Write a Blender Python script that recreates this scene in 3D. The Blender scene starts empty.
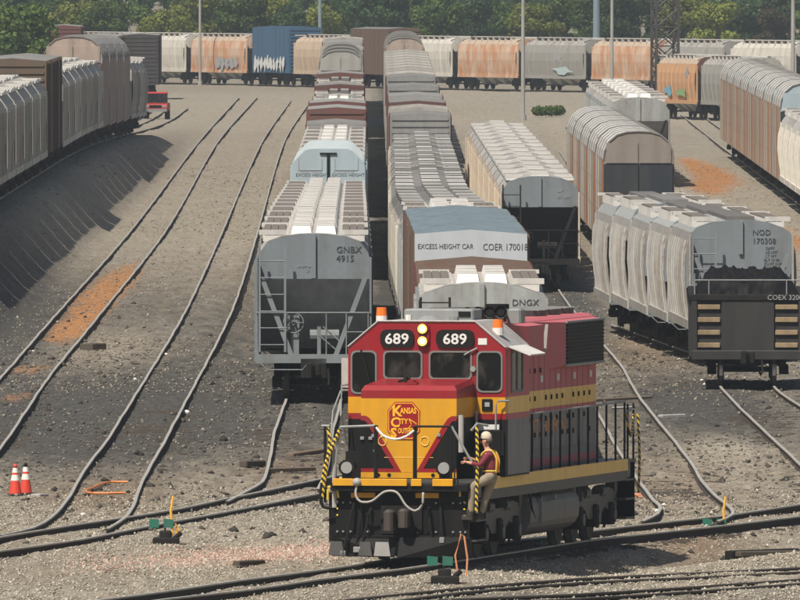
import bpy, math, random
import numpy as np
from mathutils import Vector, Matrix

R = math.radians
random.seed(7)
rng = np.random.default_rng(11)
scene = bpy.context.scene
COL = scene.collection

# ------------------------------------------------------------------ camera, world, sun, exposure
H = 12.3                      # camera height above the rails, long telephoto from a bridge
FPX = 20000.0
cam_data = bpy.data.cameras.new('camera')
cam_data.sensor_width = 36.0
cam_data.lens = 36.0 * FPX / 800.0
cam_data.clip_start = 1.0
cam_data.clip_end = 12000.0
cam = bpy.data.objects.new('camera', cam_data)
COL.objects.link(cam)
cam.location = (0, 0, H)
cam.rotation_euler = (R(90) - math.atan(350.0 / FPX), 0, 0)
scene.camera = cam

SUN = Vector((0.36, 0.62, -1.0)).normalized()      # the way the light travels: from front-left, high
sun_el = math.asin(-SUN.z)
sun_az = math.atan2(-SUN.x, -SUN.y)
world = bpy.data.worlds.new('World')
scene.world = world
world.use_nodes = True
wn = world.node_tree
bg = wn.nodes['Background']
sky_tex = wn.nodes.new('ShaderNodeTexSky')
sky_tex.sky_type = 'NISHITA'
sky_tex.sun_disc = False
sky_tex.sun_elevation = sun_el
sky_tex.sun_rotation = sun_az
sky_tex.air_density = 1.2
sky_tex.dust_density = 2.5
wn.links.new(sky_tex.outputs[0], bg.inputs[0])
bg.inputs[1].default_value = 0.06
sl = bpy.data.lights.new('sun', 'SUN')
sl.energy = 4.8
sl.angle = R(0.5)
sl.color = (1.0, 0.93, 0.82)
sun = bpy.data.objects.new('sun', sl)
COL.objects.link(sun)
sun.location = (-200, -200, 400)
sun.rotation_euler = SUN.to_track_quat('-Z', 'Y').to_euler()
scene.view_settings.view_transform = 'Standard'
scene.view_settings.look = 'None'
scene.view_settings.exposure = 0.3
scene.view_settings.gamma = 1.0
scene.cycles.volume_bounces = 0
scene.cycles.max_bounces = 6
scene.cycles.use_denoising = True

# ------------------------------------------------------------------ helpers
def P(u, v, z=0.0):
    """point of the real ground (at height z) seen at a photo position"""
    s = (v + 50.0) / (H - z)
    return Vector(((u - 400.0) / s, FPX / s, z))

def X_at(u, y):
    return (u - 400.0) * y / FPX

class MB:
    def __init__(self):
        self.v = []; self.f = []; self.k = []
    def face(self, pts, key):
        n = len(self.v)
        self.v += [tuple(p) for p in pts]
        self.f.append(tuple(range(n, n + len(pts)))); self.k.append(key)
    def mesh(self, verts, faces, key):
        n = len(self.v)
        self.v += [tuple(p) for p in verts]
        for f in faces:
            self.f.append(tuple(i + n for i in f)); self.k.append(key)
        return self
    def box(self, x0, x1, y0, y1, z0, z1, key, top=None):
        v = [(x0,y0,z0),(x1,y0,z0),(x1,y1,z0),(x0,y1,z0),(x0,y0,z1),(x1,y0,z1),(x1,y1,z1),(x0,y1,z1)]
        f = [(0,3,2,1),(0,1,5,4),(1,2,6,5),(2,3,7,6),(3,0,4,7)]
        self.mesh(v, f, key)
        self.mesh([v[4],v[5],v[6],v[7]], [(0,1,2,3)], top or key)
        return self
    def bbox(self, x0, x1, y0, y1, z0, z1, key, b=0.02):
        """box with bevelled vertical and top edges"""
        prof = [(x0+b,y0),(x1-b,y0),(x1,y0+b),(x1,y1-b),(x1-b,y1),(x0+b,y1),(x0,y1-b),(x0,y0+b)]
        cx, cy = (x0+x1)/2, (y0+y1)/2
        lo = [(x,y,z0) for x,y in prof]; mid = [(x,y,z1-b) for x,y in prof]
        sx = max(1e-3, (x1-x0-2*b)/(x1-x0)); sy = max(1e-3, (y1-y0-2*b)/(y1-y0))
        hi = [(cx+(x-cx)*sx, cy+(y-cy)*sy, z1) for x,y in prof]
        v = lo+mid+hi; f = [tuple(reversed(range(8))), tuple(range(16,24))]
        for a in (0,8):
            for i in range(8):
                j=(i+1)%8; f.append((a+i,a+j,a+8+j,a+8+i))
        return self.mesh(v,f,key)
    def prism(self, prof, y0, y1, key, caps=True, capkey=None, axis='y'):
        """profile (x,z) counter-clockwise seen from -y, swept along y"""
        n = len(prof)
        a = [(x,y0,z) for x,z in prof]; b = [(x,y1,z) for x,z in prof]
        self.mesh(a+b, [(i,(i+1)%n,n+(i+1)%n,n+i) for i in range(n)], key)
        if caps:
            self.mesh(a, [tuple(range(n))], capkey or key)
            self.mesh(b, [tuple(reversed(range(n)))], capkey or key)
        return self
    def sideprism(self, prof, x0, x1, key):
        """profile (y,z) swept along x"""
        n = len(prof)
        a = [(x0,y,z) for y,z in prof]; b = [(x1,y,z) for y,z in prof]
        self.mesh(a+b, [(i,(i+1)%n,n+(i+1)%n,n+i) for i in range(n)]+[tuple(range(n)), tuple(reversed(range(n,2*n)))], key)
        return self
    def cyl(self, p0, p1, r, key, n=10, r1=None, caps=True):
        p0 = Vector(p0); p1 = Vector(p1); r1 = r if r1 is None else r1
        d = (p1-p0).normalized()
        up = Vector((0,0,1)) if abs(d.z) < .9 else Vector((1,0,0))
        a = d.cross(up).normalized(); b = d.cross(a)
        c0 = []; c1 = []
        for i in range(n):
            t = 2*math.pi*i/n; o = a*math.cos(t)+b*math.sin(t)
            c0.append(p0+o*r); c1.append(p1+o*r1)
        f = [(i,(i+1)%n,n+(i+1)%n,n+i) for i in range(n)]
        if caps: f += [tuple(reversed(range(n))), tuple(range(n,2*n))]
        return self.mesh(c0+c1, f, key)
    def tube(self, pts, r, key, n=6):
        pts = [Vector(p) for p in pts]; rings = []
        for i,p in enumerate(pts):
            d = (pts[min(i+1,len(pts)-1)]-pts[max(i-1,0)]).normalized()
            up = Vector((0,0,1)) if abs(d.z) < .9 else Vector((1,0,0))
            a = d.cross(up).normalized(); b = d.cross(a)
            rings.append([p+(a*math.cos(2*math.pi*j/n)+b*math.sin(2*math.pi*j/n))*r for j in range(n)])
        v = [q for rg in rings for q in rg]; f = []
        for i in range(len(pts)-1):
            for j in range(n):
                k=(j+1)%n; f.append((i*n+j,i*n+k,(i+1)*n+k,(i+1)*n+j))
        f += [tuple(reversed(range(n))), tuple(range((len(pts)-1)*n, len(pts)*n))]
        return self.mesh(v,f,key)
    def build(self, name, pal, parent=None, smooth=False):
        me = bpy.data.meshes.new(name)
        me.from_pydata(self.v, [], self.f)
        keys = []
        for k in self.k:
            if k not in keys: keys.append(k)
        for k in keys:
            me.materials.append(pal[k] if isinstance(pal, dict) else pal)
        ix = {k:i for i,k in enumerate(keys)}
        me.polygons.foreach_set('material_index', [ix[k] for k in self.k])
        if smooth: me.polygons.foreach_set('use_smooth', [True]*len(self.f))
        me.validate(); me.update()
        o = bpy.data.objects.new(name, me); COL.objects.link(o)
        if parent is not None: o.parent = parent
        return o

def tag(o, label=None, cat=None, group=None, kind=None):
    if label: o['label'] = label
    if cat: o['category'] = cat
    if group: o['group'] = group
    if kind: o['kind'] = kind
    return o

def thing(name, label, cat, loc=(0,0,0), rz=0.0, group=None):
    o = bpy.data.objects.new(name, None); COL.objects.link(o)
    o.empty_display_size = 0.3
    o.location = loc; o.rotation_euler = (0,0,rz)
    return tag(o, label, cat, group)

def copy_tree(o, parent=None):
    c = o.copy(); COL.objects.link(c)
    if parent is not None: c.parent = parent
    for ch in o.children: copy_tree(ch, c)
    return c

def text(body, size, mat, parent, loc, rot=(R(90),0,0), align='LEFT', name='lettering', sx=1.0, ext=0.004, bold=0.0):
    cu = bpy.data.curves.new(name, 'FONT')
    cu.body = body; cu.size = size; cu.extrude = ext; cu.align_x = align; cu.resolution_u = 2; cu.offset = bold*size
    cu.materials.append(mat)
    tmp = bpy.data.objects.new(name, cu)
    me = bpy.data.meshes.new_from_object(tmp)
    bpy.data.objects.remove(tmp)
    o = bpy.data.objects.new(name, me); COL.objects.link(o)
    o.parent = parent; o.location = loc; o.rotation_euler = rot; o.scale = (sx,1,1)
    return o

# ------------------------------------------------------------------ value noise for geometry
def vnoise(x, y, seed=0):
    xi = np.floor(x).astype(np.int64); yi = np.floor(y).astype(np.int64)
    fx = x-xi; fy = y-yi
    fx = fx*fx*(3-2*fx); fy = fy*fy*(3-2*fy)
    def h(a,b):
        n = (a*374761393 + b*668265263 + seed*974634777) & 0xffffffff
        n = ((n ^ (n >> 13))*1274126177) & 0xffffffff
        return ((n ^ (n >> 16)) & 0xffff)/65535.0
    return (h(xi,yi)*(1-fx)+h(xi+1,yi)*fx)*(1-fy)+(h(xi,yi+1)*(1-fx)+h(xi+1,yi+1)*fx)*fy

def sstep(a, b, x):
    t = np.clip((x-a)/(b-a), 0, 1); return t*t*(3-2*t)

# ------------------------------------------------------------------ materials
def new_mat(name):
    m = bpy.data.materials.new(name); m.use_nodes = True
    nt = m.node_tree
    return m, nt, nt.nodes['Principled BSDF']

def N(nt, typ, **kw):
    n = nt.nodes.new(typ)
    for k,v in kw.items(): setattr(n,k,v)
    return n

def mixc(nt, fac, a, b, blend='MIX'):
    m = N(nt,'ShaderNodeMix', data_type='RGBA', blend_type=blend)
    def put(sock, val):
        if hasattr(val,'is_linked') or isinstance(val, bpy.types.NodeSocket): nt.links.new(val, sock)
        elif isinstance(val,(int,float)): sock.default_value = val
        else: sock.default_value = (val[0],val[1],val[2],1)
    put(m.inputs[0],fac); put(m.inputs[6],a); put(m.inputs[7],b)
    return m.outputs[2]

def noise_fac(nt, scale, lo, hi, detail=4, coord='Object', seed=0.0, rough=0.6):
    tc = N(nt,'ShaderNodeTexCoord'); mp = N(nt,'ShaderNodeMapping')
    mp.inputs['Scale'].default_value = scale if hasattr(scale,'__len__') else (scale,)*3
    mp.inputs['Location'].default_value = (seed*3.1,seed*1.7,seed*2.3)
    nt.links.new(tc.outputs[coord], mp.inputs[0])
    no = N(nt,'ShaderNodeTexNoise'); no.inputs['Scale'].default_value = 1.0
    no.inputs['Detail'].default_value = detail; no.inputs['Roughness'].default_value = rough
    nt.links.new(mp.outputs[0], no.inputs['Vector'])
    mr = N(nt,'ShaderNodeMapRange'); mr.inputs[1].default_value = lo; mr.inputs[2].default_value = hi
    nt.links.new(no.outputs[0], mr.inputs[0])
    return mr.outputs[0], no.outputs[0]

def paint(name, col, dirt=0.35, rust=0.0, rough=0.55, metal=0.0, var=0.0, dirtcol=(0.09,0.075,0.06), spec=0.4, bump=0.0, rustcol=(0.16,0.062,0.03)):
    m, nt, b = new_mat(name)
    f1,_ = noise_fac(nt,(2.2,2.2,0.35),0.42,0.75,5,seed=len(name))
    f2,_ = noise_fac(nt,(6,6,6),0.35,0.8,4,seed=len(name)+3)
    mul = N(nt,'ShaderNodeMath',operation='MULTIPLY'); mul.inputs[1].default_value = dirt
    add = N(nt,'ShaderNodeMath',operation='ADD'); sc = N(nt,'ShaderNodeMath',operation='MULTIPLY'); sc.inputs[1].default_value = 0.45
    nt.links.new(f2, sc.inputs[0]); nt.links.new(f1, add.inputs[0]); nt.links.new(sc.outputs[0], add.inputs[1]); nt.links.new(add.outputs[0], mul.inputs[0])
    c = col
    if var > 0:
        oi = N(nt,'ShaderNodeObjectInfo'); hs = N(nt,'ShaderNodeHueSaturation')
        mr = N(nt,'ShaderNodeMapRange'); mr.inputs[3].default_value = 1-var; mr.inputs[4].default_value = 1+var
        nt.links.new(oi.outputs['Random'], mr.inputs[0]); nt.links.new(mr.outputs[0], hs.inputs['Value'])
        mr2 = N(nt,'ShaderNodeMapRange'); mr2.inputs[3].default_value = 0.5-var*0.07; mr2.inputs[4].default_value = 0.5+var*0.07
        wh = N(nt,'ShaderNodeTexWhiteNoise', noise_dimensions='1D')
        nt.links.new(oi.outputs['Random'], wh.inputs['W']); nt.links.new(wh.outputs[0], mr2.inputs[0]); nt.links.new(mr2.outputs[0], hs.inputs['Hue'])
        hs.inputs['Color'].default_value = (*col,1); c = hs.outputs[0]
    c = mixc(nt, mul.outputs[0], c, dirtcol)
    if rust > 0:
        f3,_ = noise_fac(nt,(1.3,1.3,0.5),0.62-rust*0.3,0.72-rust*0.2,6,seed=len(name)+9,rough=0.7)
        c = mixc(nt, f3, c, rustcol)
    nt.links.new(c, b.inputs['Base Color'])
    b.inputs['Roughness'].default_value = rough; b.inputs['Metallic'].default_value = metal
    b.inputs['Specular IOR Level'].default_value = spec
    if bump > 0:
        _,raw = noise_fac(nt,(14,14,14),0,1,3)
        bp = N(nt,'ShaderNodeBump'); bp.inputs['Strength'].default_value = bump; bp.inputs['Distance'].default_value = 0.02
        nt.links.new(raw,bp.inputs['Height']); nt.links.new(bp.outputs[0], b.inputs['Normal'])
    return m

def plain(name, col, rough=0.6, metal=0.0, spec=0.5):
    m, nt, b = new_mat(name)
    b.inputs['Base Color'].default_value = (*col,1); b.inputs['Roughness'].default_value = rough
    b.inputs['Metallic'].default_value = metal; b.inputs['Specular IOR Level'].default_value = spec
    return m

def emit(name, col, strength):
    m, nt, b = new_mat(name)
    b.inputs['Base Color'].default_value = (*col,1)
    b.inputs['Emission Color'].default_value = (*col,1); b.inputs['Emission Strength'].default_value = strength
    return m

M = {}
M['red'] = paint('red_paint',(0.27,0.006,0.014),dirt=0.24,rough=0.38)
M['redfade_lift'] = paint('faded_red_paint',(0.52,0.105,0.125),dirt=0.45,rough=0.6,dirtcol=(0.30,0.18,0.17))  # faded red, lightened further to make up for the shaded flank
M['yellow'] = paint('yellow_paint',(0.64,0.31,0.01),dirt=0.2,rough=0.4)
M['yellowfade_lift'] = paint('faded_yellow_paint',(0.90,0.60,0.17),dirt=0.3,rough=0.6,dirtcol=(0.5,0.34,0.17))  # faded yellow with extra brightness in the colour against the side's shade
M['black'] = paint('black_paint',(0.007,0.007,0.0075),dirt=0.25,rough=0.55,dirtcol=(0.03,0.027,0.024),spec=0.15)
M['blackfade_lift'] = paint('faded_black_paint',(0.20,0.197,0.193),dirt=0.5,rough=0.65,dirtcol=(0.33,0.31,0.285))  # faded black, raised towards grey because the flank lies in shade
M['under'] = paint('sooty_underframe',(0.013,0.0125,0.012),dirt=0.45,rough=0.8,dirtcol=(0.04,0.034,0.029),spec=0.15)
M['tank'] = paint('dusty_dark_grey',(0.075,0.073,0.07),dirt=0.5,rough=0.5,dirtcol=(0.03,0.028,0.026))
M['grey'] = paint('grey_metal_paint',(0.26,0.27,0.27),dirt=0.35,rough=0.55)
M['roofgrey'] = paint('pale_roof_paint',(0.42,0.40,0.38),dirt=0.45,rough=0.6)
M['white'] = paint('white_paint',(0.72,0.70,0.66),dirt=0.2,rough=0.5)
def glass_mat():
    m, nt, b = new_mat('dark_window_glass')
    f,_ = noise_fac(nt,(2.6,2.6,1.7),0.5,0.8,3,seed=3)
    nt.links.new(mixc(nt,f,(0.006,0.007,0.007),(0.06,0.055,0.05)), b.inputs['Base Color'])
    b.inputs['Roughness'].default_value = 0.12; b.inputs['Specular IOR Level'].default_value = 0.22
    return m
M['glass'] = glass_mat()
M['seal'] = plain('rubber_window_seal',(0.16,0.16,0.155),0.6)
M['rubber'] = plain('black_rubber',(0.010,0.010,0.010),0.7,0,0.2)
M['hose'] = plain('pale_grey_hose',(0.34,0.32,0.30),0.6)
M['lamp'] = emit('lit_headlight',(1.0,0.40,0.08),1.5)
M['lampcore'] = emit('lit_headlight_core',(1.0,0.70,0.30),3.5)
M['lens'] = plain('clear_lamp_lens',(0.5,0.52,0.54),0.15,0.6)
M['orange'] = plain('orange_beacon_plastic',(0.85,0.17,0.02),0.35)
M['letter_white'] = plain('white_lettering',(0.66,0.66,0.64),0.5)
M['letter_yellow'] = plain('yellow_lettering',(0.85,0.42,0.02),0.5)
M['letter_orange'] = paint('faded_orange_lettering',(0.62,0.25,0.06),dirt=0.2)
M['letter_black'] = plain('black_lettering',(0.055,0.06,0.07),0.7)
M['letter_grey'] = plain('faded_grey_lettering',(0.30,0.31,0.32),0.7)
M['steel'] = paint('worn_rail_steel',(0.50,0.47,0.42),dirt=0.3,rough=0.5,metal=0.3)
M['railrust'] = paint('rusty_rail_web',(0.035,0.026,0.02),dirt=0.4,rough=0.9,dirtcol=(0.06,0.045,0.034))
M['tie'] = paint('weathered_tie_wood',(0.075,0.06,0.048),dirt=0.5,rough=0.9,bump=0.4)
M['wood'] = paint('old_grey_brown_wood',(0.16,0.12,0.085),dirt=0.4,rough=0.9,bump=0.4)
M['wheel'] = paint('wheel_steel',(0.05,0.04,0.034),dirt=0.5,rough=0.7)
M['tread'] = plain('bright_wheel_tread',(0.5,0.5,0.5),0.3,0.9)
M['coal'] = paint('black_coal',(0.005,0.005,0.006),dirt=0.1,rough=0.6,spec=0.12)
M['chain_yellow'] = plain('yellow_chain',(0.75,0.55,0.05),0.5)

def hazard():
    m, nt, b = new_mat('yellow_and_black_chain_cover')
    tc = N(nt,'ShaderNodeTexCoord'); w = N(nt,'ShaderNodeTexWave', wave_type='BANDS', bands_direction='DIAGONAL')
    w.inputs['Scale'].default_value = 5.0
    nt.links.new(tc.outputs['Object'], w.inputs[0])
    cr = N(nt,'ShaderNodeMath',operation='GREATER_THAN'); cr.inputs[1].default_value = 0.5
    nt.links.new(w.outputs['Fac'], cr.inputs[0])
    nt.links.new(mixc(nt, cr.outputs[0], (0.02,0.02,0.02), (0.7,0.48,0.05)), b.inputs['Base Color'])
    return m
M['hazard'] = hazard()
# ------------------------------------------------------------------ terrain
def bank(x, y):
    """raised bench on the left that carries the left train"""
    return bank_top(y)*(1-sstep(-15.4,-12.7,x))
def bank_top(y):
    return 2.2*(1-sstep(950,1500,y))*sstep(560,640,y)
def bowl(x, y):
    """the classification bowl: the ground under the strings dips in the middle of the yard"""
    return -1.3*sstep(535,820,y)*(1-sstep(1050,1600,y))*sstep(-6.5,-3.6,x)*(1-sstep(10.6,12.2,x))
def bowl1(x, y):
    return float(bowl(np.array([x],float), np.array([y],float))[0])
# px, py -> hollow in the gravel to the right of the locomotive's track
def height(x, y):
    z = -0.15 + bank(x,y) + bowl(x,y)
    z = z - 0.55*np.exp(-((x-6.6-(y-418)*0.2)/1.5)**2 - ((y-415)/13.0)**2)
    z = z + 0.10*(vnoise(x*0.22,y*0.03,1)-0.5) + 0.05*(vnoise(x*0.9,y*0.12,2)-0.5)
    return z
def ground_z(x, y):
    return float(height(np.array([x],float), np.array([y],float))[0])

def axis_steps(lo, hi, fn):
    out=[lo]
    while out[-1] < hi: out.append(out[-1]+fn(out[-1]))
    return out
xs = axis_steps(0.0, 900.0, lambda a: 0.13 if a<11 else (0.3 if a<26 else max(0.6,(a-26)*0.25+0.6)))
xs = np.array([-a for a in reversed(xs[1:])]+xs)
ys = np.array([-200,0,150,250,310,340]+axis_steps(352.0, 5200.0, lambda y: 0.75 if y<470 else min(400, 0.75+(y-470)*0.0042 if y<2100 else 60+(y-2100)*0.3)))
GX, GY = np.meshgrid(xs, ys)
GZ = height(GX, GY)
near = (np.abs(GX)<26)&(GY>340)&(GY<2200)
fine = 0.05*(vnoise(GX*4.5,GY*0.8,3)-0.5)+0.035*(vnoise(GX*7.7,GY*1.3,4)-0.5)
gully = 0.0*(vnoise(GX*0.4+GY*0.09,GY*0.16,6)-0.5)*((GX>-15.2)&(GX<-12.9)&(GY<1400))
GZ = GZ + np.where(near, (fine + gully)*np.where((GX<-12.4)&(GX>-15.8)&(GY<1500),0.22,1.0), 0)
far_hill = sstep(2080,2500,GY)*14.0
GZ = GZ + far_hill
ny, nx = GX.shape

def gau(cx, cy, sx, sy):
    return np.exp(-((GX-cx)/sx)**2-((GY-cy)/sy)**2)
def gp(u, v, du, dv):
    """gaussian patch of dirt at a place on the ground"""
    p = P(u,v); q = P(u,v-dv)
    return gau(p.x, p.y, abs(du)*p.y/FPX, max(1.0,q.y-p.y))
# dark ballast dust and gap shade / tan and far haze / orange sand / red-brown weights
dark = (sstep(455,520,GY)*(1-sstep(600,860,GY)))*0.72*(1-0.6*sstep(-2,8,GX))
dark += 0.7*gp(700,400,90,40)+0.5*gp(110,420,120,50)+0.4*gp(30,300,60,40)
dark += 0.95*np.exp(-((GX-0.0+0.0006*(GY-600))/1.4)**2)*sstep(500,560,GY)   # shade of the gap between the strings, darkened into the soil colour
dark += 0.9*np.exp(-((GX-6.6)/1.5)**2)*sstep(610,650,GY)*(1-sstep(1000,1200,GY))  # same gap shade painted into the ground right of the cream row
dark += 0.5*gp(600,590,260,10)
dark -= 0.8*gp(110,345,60,22)+0.7*gp(620,320,55,26)+0.8*gp(725,450,40,20)
dark = np.clip(dark,0,1)
orange = 1.3*gp(115,278,22,18)+1.2*gp(95,300,22,14)+1.2*gp(70,325,24,14)+0.9*gp(30,365,22,6)+0.8*gp(15,393,20,5)
orange += 1.2*gp(715,172,24,12)+1.2*gp(705,185,18,8)+1.1*gp(790,236,22,14)+0.7*gp(690,160,14,8)
orange = np.clip(orange,0,1.2)
brown = 0.9*gp(100,490,70,18)+0.7*gp(640,340,60,30)+0.8*gp(690,530,60,12)+0.7*gp(290,460,40,18)+0.5*gp(660,480,60,20)
brown = np.clip(brown,0,1)
pale = 0.8*gp(730,440,60,18)+0.7*gp(690,205,30,20)+0.5*gp(230,530,200,14)+0.6*gp(470,95,60,10)+0.45*sstep(620,900,GY)+0.5*sstep(1300,1500,GY)*(1-sstep(1700,1800,GY))  # distance terms paint haze into the far ground's colour
pale = np.clip(pale,0,1)

verts = np.stack([GX.ravel(),GY.ravel(),GZ.ravel()],1)
idx = np.arange(nx*ny).reshape(ny,nx)
quads = np.stack([idx[:-1,:-1].ravel(),idx[:-1,1:].ravel(),idx[1:,1:].ravel(),idx[1:,:-1].ravel()],1)
def np_mesh(name, v, f):
    me = bpy.data.meshes.new(name)
    me.vertices.add(len(v)); me.vertices.foreach_set('co', v.astype(np.float32).ravel())
    k = f.shape[1]
    me.loops.add(f.size); me.loops.foreach_set('vertex_index', f.astype(np.int32).ravel())
    me.polygons.add(len(f))
    me.polygons.foreach_set('loop_start', np.arange(0,f.size,k,dtype=np.int32))
    me.polygons.foreach_set('loop_total', np.full(len(f),k,dtype=np.int32))
    me.update(calc_edges=True)
    return me
gm = np_mesh('ground', verts, quads)
gm.polygons.foreach_set('use_smooth', [True]*len(quads))
att = gm.color_attributes.new('soil','FLOAT_COLOR','POINT')
att.data.foreach_set('color', np.stack([dark.ravel(),orange.ravel(),brown.ravel(),pale.ravel()],1).astype(np.float32).ravel())

def ground_mat():
    m, nt, b = new_mat('yard_dirt')
    at = N(nt,'ShaderNodeAttribute'); at.attribute_name = 'soil'
    sp = N(nt,'ShaderNodeSeparateColor'); nt.links.new(at.outputs['Color'], sp.inputs[0])
    f1,_ = noise_fac(nt,(0.5,0.06,0.3),0.3,0.7,6,seed=1,rough=0.65)
    f2,_ = noise_fac(nt,(5,0.9,2),0.3,0.72,5,seed=2,rough=0.7)
    f3,_ = noise_fac(nt,(1.6,0.16,1),0.25,0.75,6,seed=4,rough=0.7)
    f4,_ = noise_fac(nt,(16,2.6,6),0.3,0.75,3,seed=5)
    c = mixc(nt, f1, (0.245,0.207,0.158), (0.30,0.272,0.227))
    def wmix(c, w, col, lo, hi, amp=0.7):
        # patch weight broken up by noise
        ad = N(nt,'ShaderNodeMath',operation='ADD'); nt.links.new(w,ad.inputs[0])
        sc = N(nt,'ShaderNodeMath',operation='MULTIPLY'); nt.links.new(f3,sc.inputs[0]); sc.inputs[1].default_value=amp
        nt.links.new(sc.outputs[0],ad.inputs[1])
        mr = N(nt,'ShaderNodeMapRange'); mr.inputs[1].default_value=lo; mr.inputs[2].default_value=hi
        nt.links.new(ad.outputs[0],mr.inputs[0])
        return mixc(nt, mr.outputs[0], c, col)
    c = wmix(c, sp.outputs[2], (0.21,0.15,0.10), 0.35, 1.25)
    c = wmix(c, at.outputs['Alpha'], (0.36,0.325,0.268), 0.4, 1.3)
    c = wmix(c, sp.outputs[0], (0.075,0.073,0.068), 0.3, 1.2)
    c = wmix(c, sp.outputs[1], (0.37,0.185,0.08), 0.95, 1.55, 1.1)
    sh = mixc(nt, f2, (0.62,0.60,0.57), (1.25,1.24,1.22))
    c = mixc(nt, 1.0, c, sh, 'MULTIPLY')
    sh2 = mixc(nt, f4, (0.66,0.65,0.64), (1.3,1.3,1.3))
    c = mixc(nt, 1.0, c, sh2, 'MULTIPLY')
    nt.links.new(c, b.inputs['Base Color'])
    b.inputs['Roughness'].default_value = 0.95; b.inputs['Specular IOR Level'].default_value = 0.15
    return m
gm.materials.append(ground_mat())
ground = bpy.data.objects.new('ground', gm); COL.objects.link(ground)
tag(ground, 'bare brown and grey gravel ground of the rail yard', kind='structure')

# ------------------------------------------------------------------ loose stones
def stone_mat(name, a, b_, c_):
    m, nt, b = new_mat(name)
    g = N(nt,'ShaderNodeNewGeometry'); cr = N(nt,'ShaderNodeValToRGB')
    cr.color_ramp.elements[0].color=(*a,1); cr.color_ramp.elements[1].color=(*c_,1)
    e = cr.color_ramp.elements.new(0.6); e.color=(*b_,1)
    nt.links.new(g.outputs['Random Per Island'], cr.inputs[0]); nt.links.new(cr.outputs[0], b.inputs['Base Color'])
    b.inputs['Roughness'].default_value=0.95; b.inputs['Specular IOR Level'].default_value=0.15
    return m
def stones(name, xy, size, mat, label, sink=0.3):
    n = len(xy)
    base = np.array([(1,0,0),(0,1,0),(-1,0,0),(0,-1,0),(0,0,1),(0,0,-1)],float)
    faces = np.array([(0,1,4),(1,2,4),(2,3,4),(3,0,4),(1,0,5),(2,1,5),(3,2,5),(0,3,5)])
    sc = size[:,None,None]*rng.uniform(0.55,1.25,(n,1,3))*np.array([1,1,0.72])
    v = base[None]*sc + rng.normal(0,0.18,(n,6,3))*size[:,None,None]
    a = rng.uniform(0,2*np.pi,n); ca,sa = np.cos(a)[:,None],np.sin(a)[:,None]
    x = v[:,:,0]*ca - v[:,:,1]*sa; y = v[:,:,0]*sa + v[:,:,1]*ca
    z0 = height(xy[:,0],xy[:,1])
    v = np.stack([x+xy[:,0:1], y+xy[:,1:2], v[:,:,2]+(z0+size*(0.5-sink))[:,None]],2).reshape(-1,3)
    f = (faces[None]+(np.arange(n)*6)[:,None,None]).reshape(-1,3)
    me = np_mesh(name, v, f); me.materials.append(mat)
    o = bpy.data.objects.new(name, me); COL.objects.link(o)
    return tag(o, label, kind='stuff')
M['stone'] = stone_mat('ballast_stone',(0.19,0.17,0.135),(0.33,0.295,0.235),(0.50,0.46,0.385))
M['stone_mid'] = stone_mat('brown_rubble',(0.15,0.13,0.10),(0.23,0.197,0.155),(0.34,0.305,0.255))
M['stone_dark'] = stone_mat('sooty_ballast_stone',(0.06,0.056,0.05),(0.13,0.118,0.10),(0.28,0.25,0.21))
M['stone_pink'] = stone_mat('pink_ballast_stone',(0.26,0.16,0.12),(0.42,0.29,0.235),(0.55,0.43,0.36))
def scatter(n, y0, y1, keep):
    y = rng.uniform(y0,y1,n); x = rng.uniform(-1,1,n)*(412*y/FPX)
    k = rng.uniform(0,1,n) < keep(x,y)
    return np.stack([x[k],y[k]],1)
xy = scatter(95000, 364, 462, lambda x,y: np.clip(0.55+0.9*(vnoise(x*0.5,y*0.05,21)-0.4),0.1,1)*(1-sstep(440,462,y)*0.5))
stones('gravel', xy, rng.uniform(0.013,0.034,len(xy))*rng.choice([1,1,1,1.5],len(xy)), M['stone'], 'loose tan gravel across the front of the yard')
xy = scatter(26000, 440, 640, lambda x,y: np.clip(0.4+0.9*(vnoise(x*0.5,y*0.04,22)-0.4),0.05,1))
stones('dark_gravel', xy, rng.uniform(0.02,0.05,len(xy))*rng.choice([1,1,1,1.6],len(xy)), M['stone_dark'], 'sooty dark gravel between the tracks further back')
xy = scatter(40000, 560, 1150, lambda x,y: np.clip(0.3+1.0*(vnoise(x*0.45,y*0.03,23)-0.35),0.05,1))
xy = xy[(xy[:,0]<-4.6)|(xy[:,0]>4.0)]
stones('rubble', xy, rng.uniform(0.025,0.05,len(xy))*rng.choice([.8,1,1,1.5],len(xy)), M['stone_mid'], 'small rubble and clods over the dirt between the far tracks')
uu = rng.uniform(60,340,7000); vv = 553-(uu-180)*0.055+rng.normal(0,4.5,7000)
pp = np.array([P(u,v)[:2] for u,v in zip(uu,vv)])
kk = rng.uniform(0,1,7000) < np.clip((uu-40)/260,0.1,1)
pp = pp[kk]
stones('pink_gravel', pp, rng.uniform(0.02,0.045,len(pp)), M['stone_pink'], 'band of spilled pinkish gravel left of the locomotive')

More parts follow.
